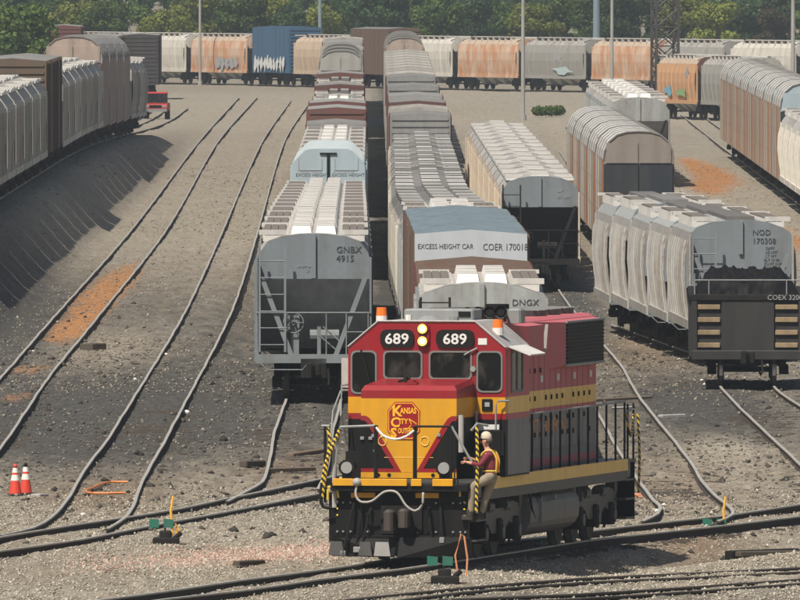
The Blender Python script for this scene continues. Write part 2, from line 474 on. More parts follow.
# ------------------------------------------------------------------ tracks
def smooth_line(pts, step=2.0):
    """Catmull-Rom through the points, resampled"""
    pts = [Vector(p) for p in pts]; out=[]
    for i in range(len(pts)-1):
        p0,p1,p2,p3 = pts[max(i-1,0)],pts[i],pts[i+1],pts[min(i+2,len(pts)-1)]
        n = max(2,int((p2-p1).length/step))
        t1 = (p2-p0)*0.5; t2=(p3-p1)*0.5
        l=(p2-p1).length
        if (p2-p0).length>1e-6: t1=(p2-p0).normalized()*l*0.9
        if (p3-p1).length>1e-6: t2=(p3-p1).normalized()*l*0.9
        for k in range(n):
            t=k/n; a=2*t**3-3*t*t+1; b=t**3-2*t*t+t; c=-2*t**3+3*t*t; d=t**3-t*t
            out.append(p1*a+t1*b+p2*c+t2*d)
    out.append(pts[-1]); return out
def rail_mesh(mb, line, wob=0.0):
    prof=[(-0.055,-0.175),(0.055,-0.175),(0.055,-0.16),(0.012,-0.135),(0.012,-0.045),(0.036,-0.035),(0.036,-0.004),(0.026,0.0),(-0.026,0.0),(-0.036,-0.004),(-0.036,-0.035),(-0.012,-0.045),(-0.012,-0.135),(-0.055,-0.16)]
    n=len(prof); rings=[]
    ph=random.uniform(0,6)
    for i,p in enumerate(line):
        d=(line[min(i+1,len(line)-1)]-line[max(i-1,0)]); d.z=0; d.normalize()
        s=Vector((d.y,-d.x,0))
        w=wob*(math.sin(p.y*0.21+ph)+0.7*math.sin(p.y*0.47+2*ph))
        wz=0.4*wob*math.sin(p.y*0.31+ph*1.3)
        rings.append([p+s*(a+w)+Vector((0,0,b+wz)) for a,b in prof])
    for i in range(len(rings)-1):
        for j in range(n):
            k=(j+1)%n
            key='steel' if j in (5,6,7,8,9) else 'railrust'
            mb.face([rings[i][j],rings[i][k],rings[i+1][k],rings[i+1][j]],key)
    mb.face(list(reversed(rings[0])),'railrust'); mb.face(rings[-1],'railrust')
M['railrust2'] = paint('dull_brown_rail_top',(0.12,0.10,0.085),dirt=.4,rough=.6)
def make_track(label, rails, wob=0.0, ties=True, tie_to=560, dull=False):
    t = thing('railway_track', label, 'railway track', rails[0][0], group=None)
    for ln in rails:
        mb=MB(); sm=smooth_line([Vector(p)-Vector((0,0,.075 if dull else 0)) for p in ln], 3.0); rail_mesh(mb, sm, wob)
        o=mb.build('rail', dict(M,steel=M['railrust2']) if dull else M, t); o.location = -t.location
    if ties and len(rails)==2:
        mb=MB()
        a=smooth_line([Vector(p) for p in rails[0]],1.0); b=smooth_line([Vector(p) for p in rails[1]],1.0)
        ymin=max(a[0].y if a[0].y<a[-1].y else a[-1].y, min(b[0].y,b[-1].y)); ymax=min(max(a[0].y,a[-1].y),max(b[0].y,b[-1].y),tie_to)
        ay=np.array([p.y for p in a]); ax=np.array([p.x for p in a]); by=np.array([p.y for p in b]); bx=np.array([p.x for p in b])
        o1=np.argsort(ay); o2=np.argsort(by)
        y=ymin
        while y<ymax:
            xa=float(np.interp(y,ay[o1],ax[o1])); xb=float(np.interp(y,by[o2],bx[o2])); c=(xa+xb)/2; w=1.3+random.uniform(-.08,.08)
            if abs(xb-xa)<2.3:
                sk=random.uniform(-.05,.05); zt=-0.195+random.uniform(-0.045,0.03)
                c+=random.uniform(-.06,.06)
                v=[(c-w,y-.11-sk,zt-.15),(c+w,y-.11+sk,zt-.15),(c+w,y+.11+sk,zt-.15),(c-w,y+.11-sk,zt-.15)]
                v+=[(p[0],p[1],zt) for p in v]
                mb.mesh(v,[(0,1,5,4),(1,2,6,5),(2,3,7,6),(3,0,4,7),(4,5,6,7)],'tie')
            y+=0.55
        if mb.f:
            o=mb.build('ties', M, t); o.location=-t.location; o['kind']='stuff'
    return t
G2=0.7535
def px(pts): return [P(*p) for p in pts]
def pair(path):
    L_,R_=[],[]
    pts=[]
    for (ya,xa),(yb,xb) in zip(path[:-1],path[1:]):
        nn=max(1,int((yb-ya)/25))
        for q in range(nn): pts.append(Vector((xa+(xb-xa)*q/nn, ya+(yb-ya)*q/nn, 0)))
    pts.append(Vector((path[-1][1],path[-1][0],0)))
    for p in pts: p.z=bowl1(p.x,p.y)
    for i,p in enumerate(pts):
        d=(pts[min(i+1,len(pts)-1)]-pts[max(i-1,0)]).normalized(); s=Vector((d.y,-d.x,0))
        L_.append(p-s*G2); R_.append(p+s*G2)
    return [L_,R_]
make_track('leftmost empty track with orange sand spilled between its rails',
  [px([(-60,440),(0,378),(42,330),(131,230),(200,140),(239,97)]), px([(-30,480),(0,448),(50,375),(87,330),(166,230),(219,140),(257,97)])], 0.007)
make_track('empty track running down to the switch beside the two cones',
  [px([(0,535),(32,527.5),(51,517),(67,499),(88,464),(107,440),(191,300),(262,142),(291,100)]), px([(107,528.5),(125,517),(133,505),(144,477),(165,440),(236,300),(285,140),(311,100)])], 0.006)
T3=[(548,-2.37),(806,-2.94),(1015,-3.25),(1370,-4.05),(1700,-4.75)]
T4=[(482,1.98),(542,1.93),(620,1.6),(740,1.2),(1050,1.0),(1370,.5),(1720,0.1)]
T5=[(600,5.9),(800,5.6),(1060,5.05),(1300,4.8)]
T6=[(565,9.83),(606,10.35),(700,8.15)]
T6B=[(850,10.3),(985,9.9),(1300,9.6)]
T7=[(1040,12.6),(1200,12.45),(1400,12.4)]
T8=[(860,19.8),(1250,20.9),(1500,21.8)]
T0=[(700,-17.0),(1560,-17.3)]
T0B=[(1250,-21.5),(1700,-21.6)]
CROSS=[(1676,40.5),(1690,35.6),(1892,-34.0),(1915,-42.0)]
CROSS2=[(1430,28.2),(1452,24.5),(1476,20.4),(1510,14.5)]
r3=pair(T3); r4=pair(T4); r5=pair(T5); r6=pair(T6)
make_track('track under the grey hopper row curving into the ladder track',
  [px([(227,501),(248,490),(262,481),(268,467),(275,430)])+r3[0], px([(318,489),(327,468),(333,430)])+r3[1]], 0.006)
make_track('ladder track crossing from the lower left behind the locomotive',
  [px([(-30,542),(0,536.5),(67,525.5),(128,516.5),(180,508),(225,498.5),(273,488.5),(323,478),(400,462),(432,450)])+r4[0], px([(-30,556),(0,550.5),(80,539),(128,529.5),(200,516),(256,505.5),(293,498),(340,489),(440,474),(492,460)])+r4[1]], 0.004)
make_track('track with worn bright rails curving to the switch right of the locomotive',
  [px([(642,521),(658,513),(660,505),(654,500),(639,480),(620,452),(600,416)])+r5[0], px([(717.5,521),(732.6,514),(731,507.5),(717.5,496.5),(702,480),(690,460),(640,397)])+r5[1]], 0.005)
make_track('track leaving the frame under the black gondola', [px([(880,545),(812,475)])+r6[0], px([(960,555),(880,480),(812,414)])+r6[1]], 0.004)
LX0, LY0, LTH = 0.04, 401.5, R(11.3)
ld=Vector((math.sin(LTH),math.cos(LTH),0)); lr=Vector((math.cos(LTH),-math.sin(LTH),0)); l0=Vector((LX0,LY0,0))
def lp(t,s): return l0+ld*t+lr*s
make_track('ladder track that the red and yellow locomotive stands on',
  [px([(40,607),(95,600),(165,591),(240,580)])+[lp(-4,-G2),lp(4,-G2),lp(10,-G2),lp(16,-G2)]+px([(636,525),(717.5,516),(759,510),(800,504),(840,499)]),
   px([(120,605),(170,598),(250,589),(317,579)])+[lp(-4,G2),lp(4,G2),lp(10,G2),lp(16,G2)]+px([(706,527),(800,516),(840,511)])], 0.006)
make_track('dark rusty track crossing the bottom right corner, farther one', [px([(340,596),(457,584),(580,574),(700,568.5),(800,563.5),(840,561)]), px([(360,601),(457,588.5),(580,578.2),(700,572.7),(800,567.5),(840,565)])],0.004,dull=True)
make_track('dark rusty track along the bottom edge, nearest one', [px([(440,595),(580,589.5),(700,582),(800,575),(840,572)]), px([(440,600),(580,594),(700,586.5),(800,579.2),(840,576.5)])],0.004,dull=True)
make_track('track under the left train on the raised bank', [[p+Vector((0,0,float(bank_top(p.y)))) for p in ln] for ln in pair(T0)], 0, ties=False)
for nm,tr in (('track under the autoracks with white roofs',T6B),('track under the single grey hopper beyond the autoracks',T7),('track under the far right autorack train',T8),('track under the dark boxcars at the far left',T0B),('curved track under the train crossing the far end',CROSS),('track under the peach graffiti hopper',CROSS2)):
    make_track(nm, pair(tr), 0, ties=False)
# ------------------------------------------------------------------ rolling stock
# builders write into named parts; 'key' strings pick paint from a palette. y=0 is the near end, z=0 the rail top.
class Kit:
    """collects parts of one car; near cars keep parts apart, far cars are one mesh"""
    def __init__(self): self.parts=[]
    def part(self, name, parent=None):
        mb=MB(); self.parts.append((name,mb,parent)); return mb

def truck(kit, y, wb=1.7, wheels=True):
    t=kit.part('truck')
    for s in (-1,1):
        x=s*1.02
        prof=[(y-1.15,.62),(y-.75,.34),(y+.75,.34),(y+1.15,.62),(y+1.15,.74),(y+.55,.98),(y-.55,.98),(y-1.15,.74)]
        t.sideprism(prof,x-.07,x+.07,'under')
        for k in range(3): t.cyl((x,y-.22+.22*k,.45),(x,y-.22+.22*k,.9),.08,'under',6)
        for k in (-1,1): t.cyl((x-.12,y+k*wb/2,.46),(x+.14,y+k*wb/2,.46),.13,'under',8)
    t.box(-1.0,1.0,y-.2,y+.2,.62,.98,'under')
    for k in (-1,1):
        t.cyl((-.8,y+k*wb/2,.46),(.8,y+k*wb/2,.46),.07,'under',6)
        for s in (-1,1):
            w=kit.part('wheel',t) if wheels else t
            w.cyl((s*.69,y+k*wb/2,.46),(s*.82,y+k*wb/2,.46),.455,'wheel',18)
            w.cyl((s*.67,y+k*wb/2,.46),(s*.70,y+k*wb/2,.46),.49,'wheel',18)
            w.cyl((s*.705,y+k*wb/2,.46),(s*.80,y+k*wb/2,.46),.458,'tread',18,caps=False)

def coupler(kit, y, out):
    c=kit.part('coupler')
    c.box(-.11,.11,min(y,y+out*.75),max(y,y+out*.75),.76,.98,'under')
    y1=y+out*.75; ya=min(y1,y1+out*.3); yb=max(y1,y1+out*.3)
    c.bbox(-.2,-.02,ya,yb,.68,1.04,'under',.04); c.bbox(.06,.2,ya,yb-.04,.7,1.02,'under',.04)
    c.box(-.35,.35,min(y,y-out*.1),max(y,y-out*.1),.6,1.12,'under')
    c.tube([(.4,y+out*.1,.85),(.42,y+out*.3,.45),(.36,y+out*.6,.35),(.25,y+out*.7,.6)],.03,'under',5)

def brake_wheel(kit, x, y, z, r=.28):
    b=kit.part('brake_wheel')
    pts=[(x+r*math.cos(a),y,z+r*math.sin(a)) for a in np.linspace(0,2*math.pi,15)]
    b.tube(pts,.018,'trim',5)
    for k in range(5):
        a=k*2*math.pi/5; b.tube([(x,y,z),(x+r*math.cos(a),y,z+r*math.sin(a))],.012,'trim',4)
    b.cyl((x,y-.04,z),(x,y+.25,z),.07,'trim',8)
    b.box(x-.16,x+.16,y+.1,y+.3,z-.2,z+.2,'trim')

def ladder(kit, x0, x1, y, z0, z1, step=.44, name='ladder', key='trim', side=None):
    l=kit.part(name)
    if side is None:
        for x in (x0,x1): l.box(x-.03,x+.03,y-.04,y+.02,z0,z1,key)
        z=z0+.2
        while z<z1: l.cyl((x0,y-.03,z),(x1,y-.03,z),.017,key,5); z+=step
    else:
        for yy in (x0,x1): l.box(side-.03,side+.03,yy-.03,yy+.03,z0,z1,key)
        z=z0+.2
        while z<z1: l.cyl((side,x0,z),(side,x1,z),.017,key,5); z+=step

def hopper(kit, L=17.2, style='hatch2', bulge=0.0, detail=2, top=4.55, ladder_side=-1, zc=3.3):
    """covered hopper: arched roof, bulged or flat sides, slope-sheet ends over an open end platform"""
    W=1.56
    def prof(w, zt, z0, zmid=None):
        p=[(-w+.04,z0)]
        if bulge: p+=[(-w-bulge*.4,z0+.6),(-w-bulge,2.6),(-w-bulge*.8,3.3)]
        p+=[(-w,3.75),(-w+.05,3.98),(-1.25,zt-.22),(-.85,zt-.08),(-.4,zt-.015),(0,zt),(.4,zt-.015),(.85,zt-.08),(1.25,zt-.22),(w-.05,3.98),(w,3.75)]
        if bulge: p+=[(w+bulge*.8,3.3),(w+bulge,2.6),(w+bulge*.4,z0+.6)]
        p+=[(w-.04,z0)]
        return p
    e=.55
    body=kit.part('body')
    # upper shell over full length between end panels
    pr=prof(W,top,1.25)
    n=len(pr)
    # roof + sides as an open sheet
    a=[(x,e,z) for x,z in pr]; b=[(x,L-e,z) for x,z in pr]
    nr=[]
    for i in range(n-1):
        zz=min(pr[i][1],pr[i+1][1]); key='roof' if zz>3.9 else 'side'
        nr.append((i,key))
    for i,key in nr: body.face([a[i+1],a[i],b[i],b[i+1]],key)
    # zc: bottom of the end panel
    for yy,sgn in ((e,-1),(L-e,1)):
        top_pts=[(x,yy,z) for x,z in pr if z>=zc+.1]
        fc=[(-W-bulge*.8,yy,zc)]+top_pts+[(W+bulge*.8,yy,zc)]
        if sgn<0: fc=list(reversed(fc))
        body.face(list(reversed(fc)) if sgn<0 else fc,'end')
        yi=yy-sgn*1.9
        sl=[(-W+.05,yy,zc),(W-.05,yy,zc),(W-.35,yi,1.35),(-W+.35,yi,1.35)]
        body.face(sl if sgn<0 else list(reversed(sl)),'slope')
        # triangular side sheets closing the slope
        for s in (-1,1):
            body.face([(s*(W-.05),yy,zc),(s*(W-.05),yi,1.3),(s*(W-.35),yi,1.35)],'slope')
    # hopper bays below the sill
    nb=3 if L<16 else 4
    for k in range(nb):
        y0=e+2.2+(L-2*e-4.4)*k/nb; y1=e+2.2+(L-2*e-4.4)*(k+1)/nb
        c=(y0+y1)/2
        v=[(-1.3,y0+.1,1.3),(1.3,y0+.1,1.3),(1.3,y1-.1,1.3),(-1.3,y1-.1,1.3),(-.4,c-.3,.45),(.4,c-.3,.45),(.4,c+.3,.45),(-.4,c+.3,.45)]
        body.mesh(v,[(0,1,5,4),(1,2,6,5),(2,3,7,6),(3,0,4,7),(4,5,6,7)],'slope')
    fr=kit.part('underframe')
    fr.box(-.3,.3,.1,L-.1,.95,1.22,'under')
    for s in (-1,1): fr.box(s*W-.06,s*W+.06,.1,L-.1,1.05,1.32,'side')
    for y0,y1 in ((0,.28),(L-.28,L)): fr.box(-W-.02,W+.02,y0,y1,1.0,1.24,'trim')
    for y0,y1 in ((.28,2.3),(L-2.3,L-.28)): fr.box(-W+.06,W-.06,y0,y1,1.12,1.16,'under')
    # side ribs
    nrib=9 if detail else 0
    for k in range(nrib):
        y=e+(L-2*e)*(k+.5)/nrib
        for s in (-1,1):
            rb=kit.part('side_rib') if detail>1 else body
            if bulge:
                zs=[(W,3.72),(W+bulge*.8,3.3),(W+bulge,2.6),(W+bulge*.4,1.85),(W-.04,1.3)]
                for (xa,za),(xb,zb) in zip(zs[:-1],zs[1:]):
                    rb.mesh([(s*xa,y-.05,za),(s*(xa+.05),y-.05,za),(s*(xb+.05),y-.05,zb),(s*xb,y-.05,zb),(s*xa,y+.05,za),(s*(xa+.05),y+.05,za),(s*(xb+.05),y+.05,zb),(s*xb,y+.05,zb)],[(0,1,2,3),(4,7,6,5),(0,4,5,1),(1,5,6,2),(2,6,7,3),(3,7,4,0)],'rib')
            else:
                rb.box(min(s*W,s*(W+.07)),max(s*W,s*(W+.07)),y-.06,y+.06,1.3,3.74,'rib')
    # end posts, corner plates, diagonal braces
    for yy,sgn in ((e,-1),(L-e,1)):
        yo=yy+sgn*(e-.12)
        for s in (-1,1):
            pl=kit.part('corner_plate') if detail>1 else fr
            ya,yb=sorted((yy,yo))
            pl.box(s*W-.03,s*W+.03,ya,yb,1.24,3.9,'side')
            br=kit.part('brace') if detail>1 else fr
            x0,z0,x1,z1=s*1.42,3.35,s*.62,1.24
            br.mesh([(x0-.07,yo,z0),(x0+.07,yo,z0),(x1+.07,yo,z1),(x1-.07,yo,z1),(x0-.07,yo-sgn*.1,z0),(x0+.07,yo-sgn*.1,z0),(x1+.07,yo-sgn*.1,z1),(x1-.07,yo-sgn*.1,z1)],[(0,1,2,3),(4,7,6,5),(0,4,5,1),(1,5,6,2),(2,6,7,3),(3,7,4,0)],'trim')
        if detail:
            ct=kit.part('end_post') if detail>1 else fr
            ya,yb=sorted((yy,yy+sgn*.09)); ct.box(-.06,.06,ya,yb,3.32,top-.03,'end')
    if detail>1:
        ladder(kit,-W+.08 if ladder_side<0 else W-.5,-W+.78 if ladder_side<0 else W-.08,.1,1.3,top-.35,.46,'end_ladder')
        rl=kit.part('end_handrail')
        rl.tube([(-W,.08,2.38),(W,.08,2.38)],.022,'trim',5)
        for x in (.35,.9,1.5): rl.tube([(x,.08,1.24),(x,.08,2.4)],.02,'trim',5)
        rl.tube([(.9,.08,1.85),(W,.08,1.85)],.016,'trim',5)
        brake_wheel(kit,-.55,.3,2.1)
        gear=kit.part('brake_cylinder'); gear.cyl((-.1,.9,1.75),(.7,.9,1.75),.16,'trim',10); gear.box(-.62,-.4,.4,.9,1.2,1.9,'trim'); gear.box(.1,.2,.3,.5,1.2,2.0,'trim')
        gear.tube([(.25,.3,2.0),(1.05,.3,1.3)],.02,'trim',5); gear.tube([(.15,.3,1.75),(.75,.3,1.25)],.02,'trim',5)
        lv=kit.part('cut_lever'); lv.tube([(-W+.1,-.1,1.0),(-W+.3,-.16,.82),(-.3,-.16,.82),(-.2,-.3,.95)],.018,'trim',5)
    # roof: hatches and running boards
    ya,yb=(1.5,L-1.5) if style=='hatch2' else (e+.2,L-e-.2)
    if style=='hatch2':
        nh=6
        for k in range(nh):
            y0=ya+(yb-ya)*k/nh+.12; y1=ya+(yb-ya)*(k+1)/nh-.12
            for s in (-1,1):
                h=kit.part('hatch_cover') if detail>1 else body
                x0,x1=sorted((s*.05,s*.62))
                zb=top-.05
                v=[(x0,y0,zb),(x1,y0,zb),(x1,y1,zb),(x0,y1,zb),(x0+.05,y0+.25,zb+.24),(x1-.05,y0+.25,zb+.24),(x1-.05,y1-.25,zb+.24),(x0+.05,y1-.25,zb+.24)]
                h.mesh(v,[(0,1,5,4),(1,2,6,5),(2,3,7,6),(3,0,4,7)],'hatch'); h.mesh(v[4:],[(0,1,2,3)],'hatchtop')
        xs_=(.78,1.4)
    elif style=='hatch3':
        nh=5
        for k in range(nh):
            y0=ya+(yb-ya)*k/nh+.1; y1=ya+(yb-ya)*(k+1)/nh-.1
            for xc in (-1.0,0,1.0):
                h=kit.part('hatch_cover') if detail>1 else body
                zb=top-.03-(.15 if xc else 0)
                h.box(xc-.36,xc+.36,y0,y1,zb,zb+.09+.07*((k*7+int(xc*3))%3)/2,'hatch',top='hatchtop')
        xs_=None
    else:
        h=kit.part('hatch_cover') if detail>1 else body
        h.box(-.42,.42,ya,yb,top-.03,top+.1,'hatch')
        xs_=(.8,1.3)
    if xs_:
        for s in (-1,1):
            r=kit.part('running_board') if detail>1 else body
            x0,x1=sorted((s*xs_[0],s*xs_[1]))
            nsl=3 if detail>1 else 1
            for k in range(nsl):
                w=(x1-x0)/nsl
                r.box(x0+w*k+.008,x0+w*(k+1)-.008 if nsl>1 else x1,2.6,L-2.6,top+.02,top+.06,'grate')
            wk=kit.part('end_walkway') if detail>1 else body
            xa,xb=sorted((s*.74,s*1.5)); wk.box(xa,xb,.60,1.1,top-.04,top+.09,'edge')
            wk=kit.part('end_walkway') if detail>1 else body; wk.box(xa,xb,L-1.0,L-.25,top-.04,top+.05,'edge')
            m=8
            for k in range(m):
                y=2.7+(L-5.4)*k/(m-1)
                xa,xb=sorted((s*xs_[0],s*(W+.02)))
                zz=top-.5
                r.mesh([(s*xs_[1],y-.03,top+.02),(s*xs_[1],y+.03,top+.02),(s*(W-.02),y+.03,3.95),(s*(W-.02),y-.03,3.95)],[(0,1,2,3)],'edge')
                r.box(min(s*.7,s*1.4),max(s*.7,s*1.4),y-.03,y+.03,top-.25,top+.02,'edge')
    for y in (2.1,L-2.1): truck(kit,y,wheels=detail>1)
    coupler(kit,0,-1); coupler(kit,L,1)
    return L

def boxcar(kit, L=15.5, top=4.6, detail=1, arch=False, endkey='end', band=None):
    W=1.53
    body=kit.part('body')
    if arch: prof=[(-W,1.1),(W,1.1),(W,top-.75),(W-.08,top-.55),(W-.55,top-.08),(W-.75,top),(-W+.75,top),(-W+.55,top-.08),(-W+.08,top-.55),(-W,top-.75)]
    else: prof=[(-W,1.1),(W,1.1),(W,top-.12),(0,top),(-W,top-.12)]
    n=len(prof)
    for i in range(n):
        (xa,za),(xb,zb)=prof[i],prof[(i+1)%n]
        key='roof' if min(za,zb)>top-.8 and not (abs(xa-xb)<1e-6) else ('under' if za<1.2 and zb<1.2 else 'side')
        body.face([(xa,.0,za),(xb,.0,zb),(xb,L,zb),(xa,L,za)],key)
    for yy,rev in ((0,False),(L,True)):
        if band:
            z1=band
            lo=[(-W,yy,1.1),(W,yy,1.1),(W,yy,z1),(-W,yy,z1)]
            hi=[(-W,yy,z1),(W,yy,z1)]+[(x,yy,z) for x,z in prof[2:]]
            body.face(lo if not rev else list(reversed(lo)),'endlow'); body.face(hi if not rev else list(reversed(hi)),endkey)
        else:
            fc=[(x,yy,z) for x,z in prof]
            body.face(fc if not rev else list(reversed(fc)),endkey)
    fr=kit.part('underframe'); fr.box(-.4,.4,0.05,L-.05,.8,1.1,'under')
    # side posts and sliding door
    if detail:
        for s in (-1,1):
            for k in range(9):
                y=.25+(L-.5)*k/8
                if abs(y-L/2)<1.2: continue
                rb=kit.part('side_post') if detail>1 else body
                x0,x1=sorted((s*W,s*(W+.06))); rb.box(x0,x1,y-.06,y+.06,1.12,top-.85 if arch else top-.14,'side')
            d=kit.part('door') if detail>1 else body
            x0,x1=sorted((s*W,s*(W+.08))); d.box(x0,x1,L/2-1.5,L/2+1.5,1.15,top-.8 if arch else top-.25,'side')
        # roof seams
        nsm=11
        for k in range(nsm):
            y=L*(k+.5)/nsm
            rs=kit.part('roof_rib') if detail>1 else body
            if arch:
                pts=[(-W+.02,top-.70),(-W+.08,top-.52),(-W+.55,top-.05),(-W+.75,top+.03),(W-.75,top+.03),(W-.55,top-.05),(W-.08,top-.52),(W-.02,top-.70)]
            else: pts=[(-W,top-.1),(0,top+.03),(W,top-.1)]
            for (xa,za),(xb,zb) in zip(pts[:-1],pts[1:]):
                rs.mesh([(xa,y-.06,za-.04),(xb,y-.06,zb-.04),(xb,y-.06,zb),(xa,y-.06,za),(xa,y+.06,za-.04),(xb,y+.06,zb-.04),(xb,y+.06,zb),(xa,y+.06,za)],[(0,1,2,3),(3,2,6,7),(4,7,6,5)],'roof')
        # end corrugations
        if not arch:
            for yy,o in ((0,-.05),(L,.05)):
                z=1.35
                while z<top-.35:
                    er=kit.part('end_rib') if detail>1 else body
                    if not(band and z>band-.1):
                        y0,y1=sorted((yy,yy+o)); er.box(-W+.1,W-.1,y0,y1,z,z+.12,'endlow' if band else endkey)
                    z+=.33
    if detail>1 and not arch:
        ladder(kit,-W+.05,-W+.5,-.03,1.2,band-.1 if band else top-.3,.42,'end_ladder')
        brake_wheel(kit,.9,-.3,2.6)
    for y in (1.9,L-1.9): truck(kit,y,wheels=detail>1)
    coupler(kit,0,-1); coupler(kit,L,1)
    return L

def autorack(kit, L=27.0, detail=1):
    W=1.52; top=5.8
    body=kit.part('body')
    arc=[(W,4.55),(W-.06,4.95),(W-.25,5.35),(W-.6,5.65),(W-1.0,5.77),(0,5.8),(-W+1.0,5.77),(-W+.6,5.65),(-W+.25,5.35),(-W+.06,4.95),(-W,4.55)]
    for s in (-1,1):
        body.face([(s*W,0.3,1.0),(s*W,L-.3,1.0),(s*W,L-.3,4.55),(s*W,.3,4.55)],'side')
    # roof panels
    npn=4
    for k in range(npn):
        y0=.3+(L-.6)*k/npn; y1=.3+(L-.6)*(k+1)/npn
        rp=kit.part('roof_panel') if detail>1 else body
        for (xa,za),(xb,zb) in zip(arc[:-1],arc[1:]):
            rp.face([(xa,y0+.03,za),(xa,y1-.03,za),(xb,y1-.03,zb),(xb,y0+.03,zb)],'roof')
        sc=1.025
        for (xa,za),(xb,zb) in zip(arc[:-1],arc[1:]):
            rp.mesh([(xa*sc,y0-.05,za+.03),(xb*sc,y0-.05,zb+.03),(xb*sc,y0+.07,zb+.03),(xa*sc,y0+.07,za+.03),(xa,y0-.05,za-.02),(xb,y0-.05,zb-.02)],[(0,1,2,3),(0,4,5,1)],'seam')
    for yy,rev in ((.3,False),(L-.3,True)):
        zc=4.4
        up=[(-W,yy,zc),(W,yy,zc)]+[(x,yy,z) for x,z in arc]
        body.face(up if not rev else list(reversed(up)),'endtop')
        lo=[(-W,yy,1.0),(W,yy,1.0),(W,yy,zc),(-W,yy,zc)]
        body.face(lo if not rev else list(reversed(lo)),'endlow')
    npst=4
    for s in (-1,1):
        for k in range(npst):
            y=2.7+(L-5.4)*k/(npst-1)
            ps=kit.part('side_post') if detail>1 else body
            x0,x1=sorted((s*W,s*(W+.014))); ps.box(x0,x1,y-2.1,y+2.1,1.0,4.6,'post%d'%((k*2+(k==3))%3))
        for z in (1.0,2.2,3.4,4.5):
            x0,x1=sorted((s*W,s*(W+.01))); body.box(x0,x1,.3,L-.3,z,z+.12,'side')
    dr=kit.part('end_door') if detail>1 else body
    for s in (-1,1):
        x0,x1=sorted((s*.03,s*(W-.06))); dr.box(x0,x1,.22,.3,1.2,4.36,'endlow')
        x0,x1=sorted((s*.03,s*(W-.12))); dr.box(x0,x1,.24,.3,4.44,5.3,'endtop')
    fr=kit.part('underframe'); fr.box(-.5,.5,0,L,.75,1.0,'under'); fr.box(-1.4,1.4,0.0,.6,.9,1.02,'under')
    for y in (2.6,L-2.6): truck(kit,y,wheels=detail>1)
    coupler(kit,0,-1); coupler(kit,L,1)
    return L

def build_kit(kit, root, pal):
    objs={}
    for name,mb,par in kit.parts:
        if not mb.f: continue
        o=mb.build(name,pal,objs[id(par)] if par is not None and id(par) in objs else root)
        objs[id(mb)]=o
def merged(kit, name, pal, cache={}):
    mb=MB()
    for _,p,_2 in kit.parts:
        n=len(mb.v); mb.v+=p.v; mb.f+=[tuple(i+n for i in f) for f in p.f]; mb.k+=p.k
    o=mb.build(name,pal)
    return o

def pal(**kw):
    d={'hatchtop':M['hatch_top'],'under':M['under'],'wheel':M['wheel'],'tread':M['wheel'],'trim':M['under'],'grate':M['grate'],'hatch':M['hatch_white'],'edge':M['edge'],'slope':M['slope_grey']}
    d.update(kw)
    for k,f in (('end','side'),('roof','side'),('rib','side'),('endlow','end'),('endtop','end'),('hatchtop','hatch'),('slope','side'),('seam','roof')):
        if k not in d: d[k]=d[f]
    for i in range(3):
        if 'post%d'%i not in d: d['post%d'%i]=d['side']
    return d
def PT(n,c,**k): M[n]=paint(n,c,**k); return M[n]
PT('grate',(0.17,0.15,0.13),dirt=.4,rust=.12,rough=.85)
PT('hatch_top',(0.42,0.40,0.37),dirt=.65,rust=.1,rough=.65,var=.12)
PT('hatch_white',(0.70,0.68,0.64),dirt=.25,rough=.6)
PT('gap_dark',(0.07,0.068,0.065),dirt=.4)  # dark hatch-cover sides, painted as the shaded gaps between hatches
PT('hatch_grey',(0.44,0.43,0.41),dirt=.5,rough=.7,var=.25)
PT('edge',(0.58,0.56,0.53),dirt=.3)
PT('slope_grey',(0.46,0.48,0.48),dirt=.45,rough=.7,dirtcol=(0.16,0.15,0.14))
PT('hop_grey',(0.185,0.215,0.235),dirt=.45,rough=.6)
PT('hop_trim',(0.20,0.225,0.235),dirt=.4,rough=.6)
PT('hop_light',(0.36,0.38,0.375),dirt=.5,rust=.06,rough=.6,var=.15)
PT('hop_white',(0.42,0.41,0.385),dirt=.7,rust=.15,rough=.6,var=.12,dirtcol=(0.16,0.13,0.10))
PT('hop_cream',(0.62,0.53,0.42),dirt=.45,rust=.2,rough=.6,var=.12,dirtcol=(0.18,0.13,0.10))
PT('roof_white',(0.46,0.44,0.41),dirt=.6,rust=.08,rough=.65,var=.15)
PT('roof_dark',(0.17,0.165,0.16),dirt=.6,rough=.75,var=.3)
PT('roof_galv',(0.30,0.30,0.295),dirt=.35,rough=.6,var=.15)
PT('roof_blue',(0.19,0.25,0.29),dirt=.4,rough=.6)
PT('maroon',(0.13,0.045,0.04),dirt=.45,rough=.7,var=.2)
PT('rustroof',(0.17,0.115,0.09),dirt=.5,rust=.3,rough=.85)
PT('brownbox',(0.14,0.09,0.065),dirt=.5,rough=.75,var=.25)
PT('excess_white',(0.47,0.50,0.53),dirt=.15,rough=.6)
PT('ltblue',(0.36,0.44,0.48),dirt=.15,rough=.55)
PT('ltblue_roof',(0.50,0.56,0.58),dirt=.2,rough=.55)
PT('rack_side',(0.44,0.36,0.28),dirt=.4,rough=.7,var=.08)
PT('rack_roof',(0.58,0.57,0.54),dirt=.25,rough=.6)
PT('rack_orange',(0.46,0.19,0.06),dirt=.35,rough=.7)
PT('rack_brown',(0.40,0.32,0.27),dirt=.4,rough=.7)
PT('rack_pale',(0.56,0.53,0.48),dirt=.4,rough=.7)
PT('rack_red',(0.34,0.05,0.03),dirt=.3,rough=.7)
PT('rack_seam',(0.22,0.21,0.2),dirt=.3)
PT('rack_end',(0.24,0.21,0.185),dirt=.35)
PT('navy',(0.016,0.022,0.03),dirt=.3)
PT('far_orange',(0.62,0.48,0.37),dirt=.35,rust=.75,rough=.7,dirtcol=(0.5,0.4,0.32),rustcol=(0.52,0.27,0.14))
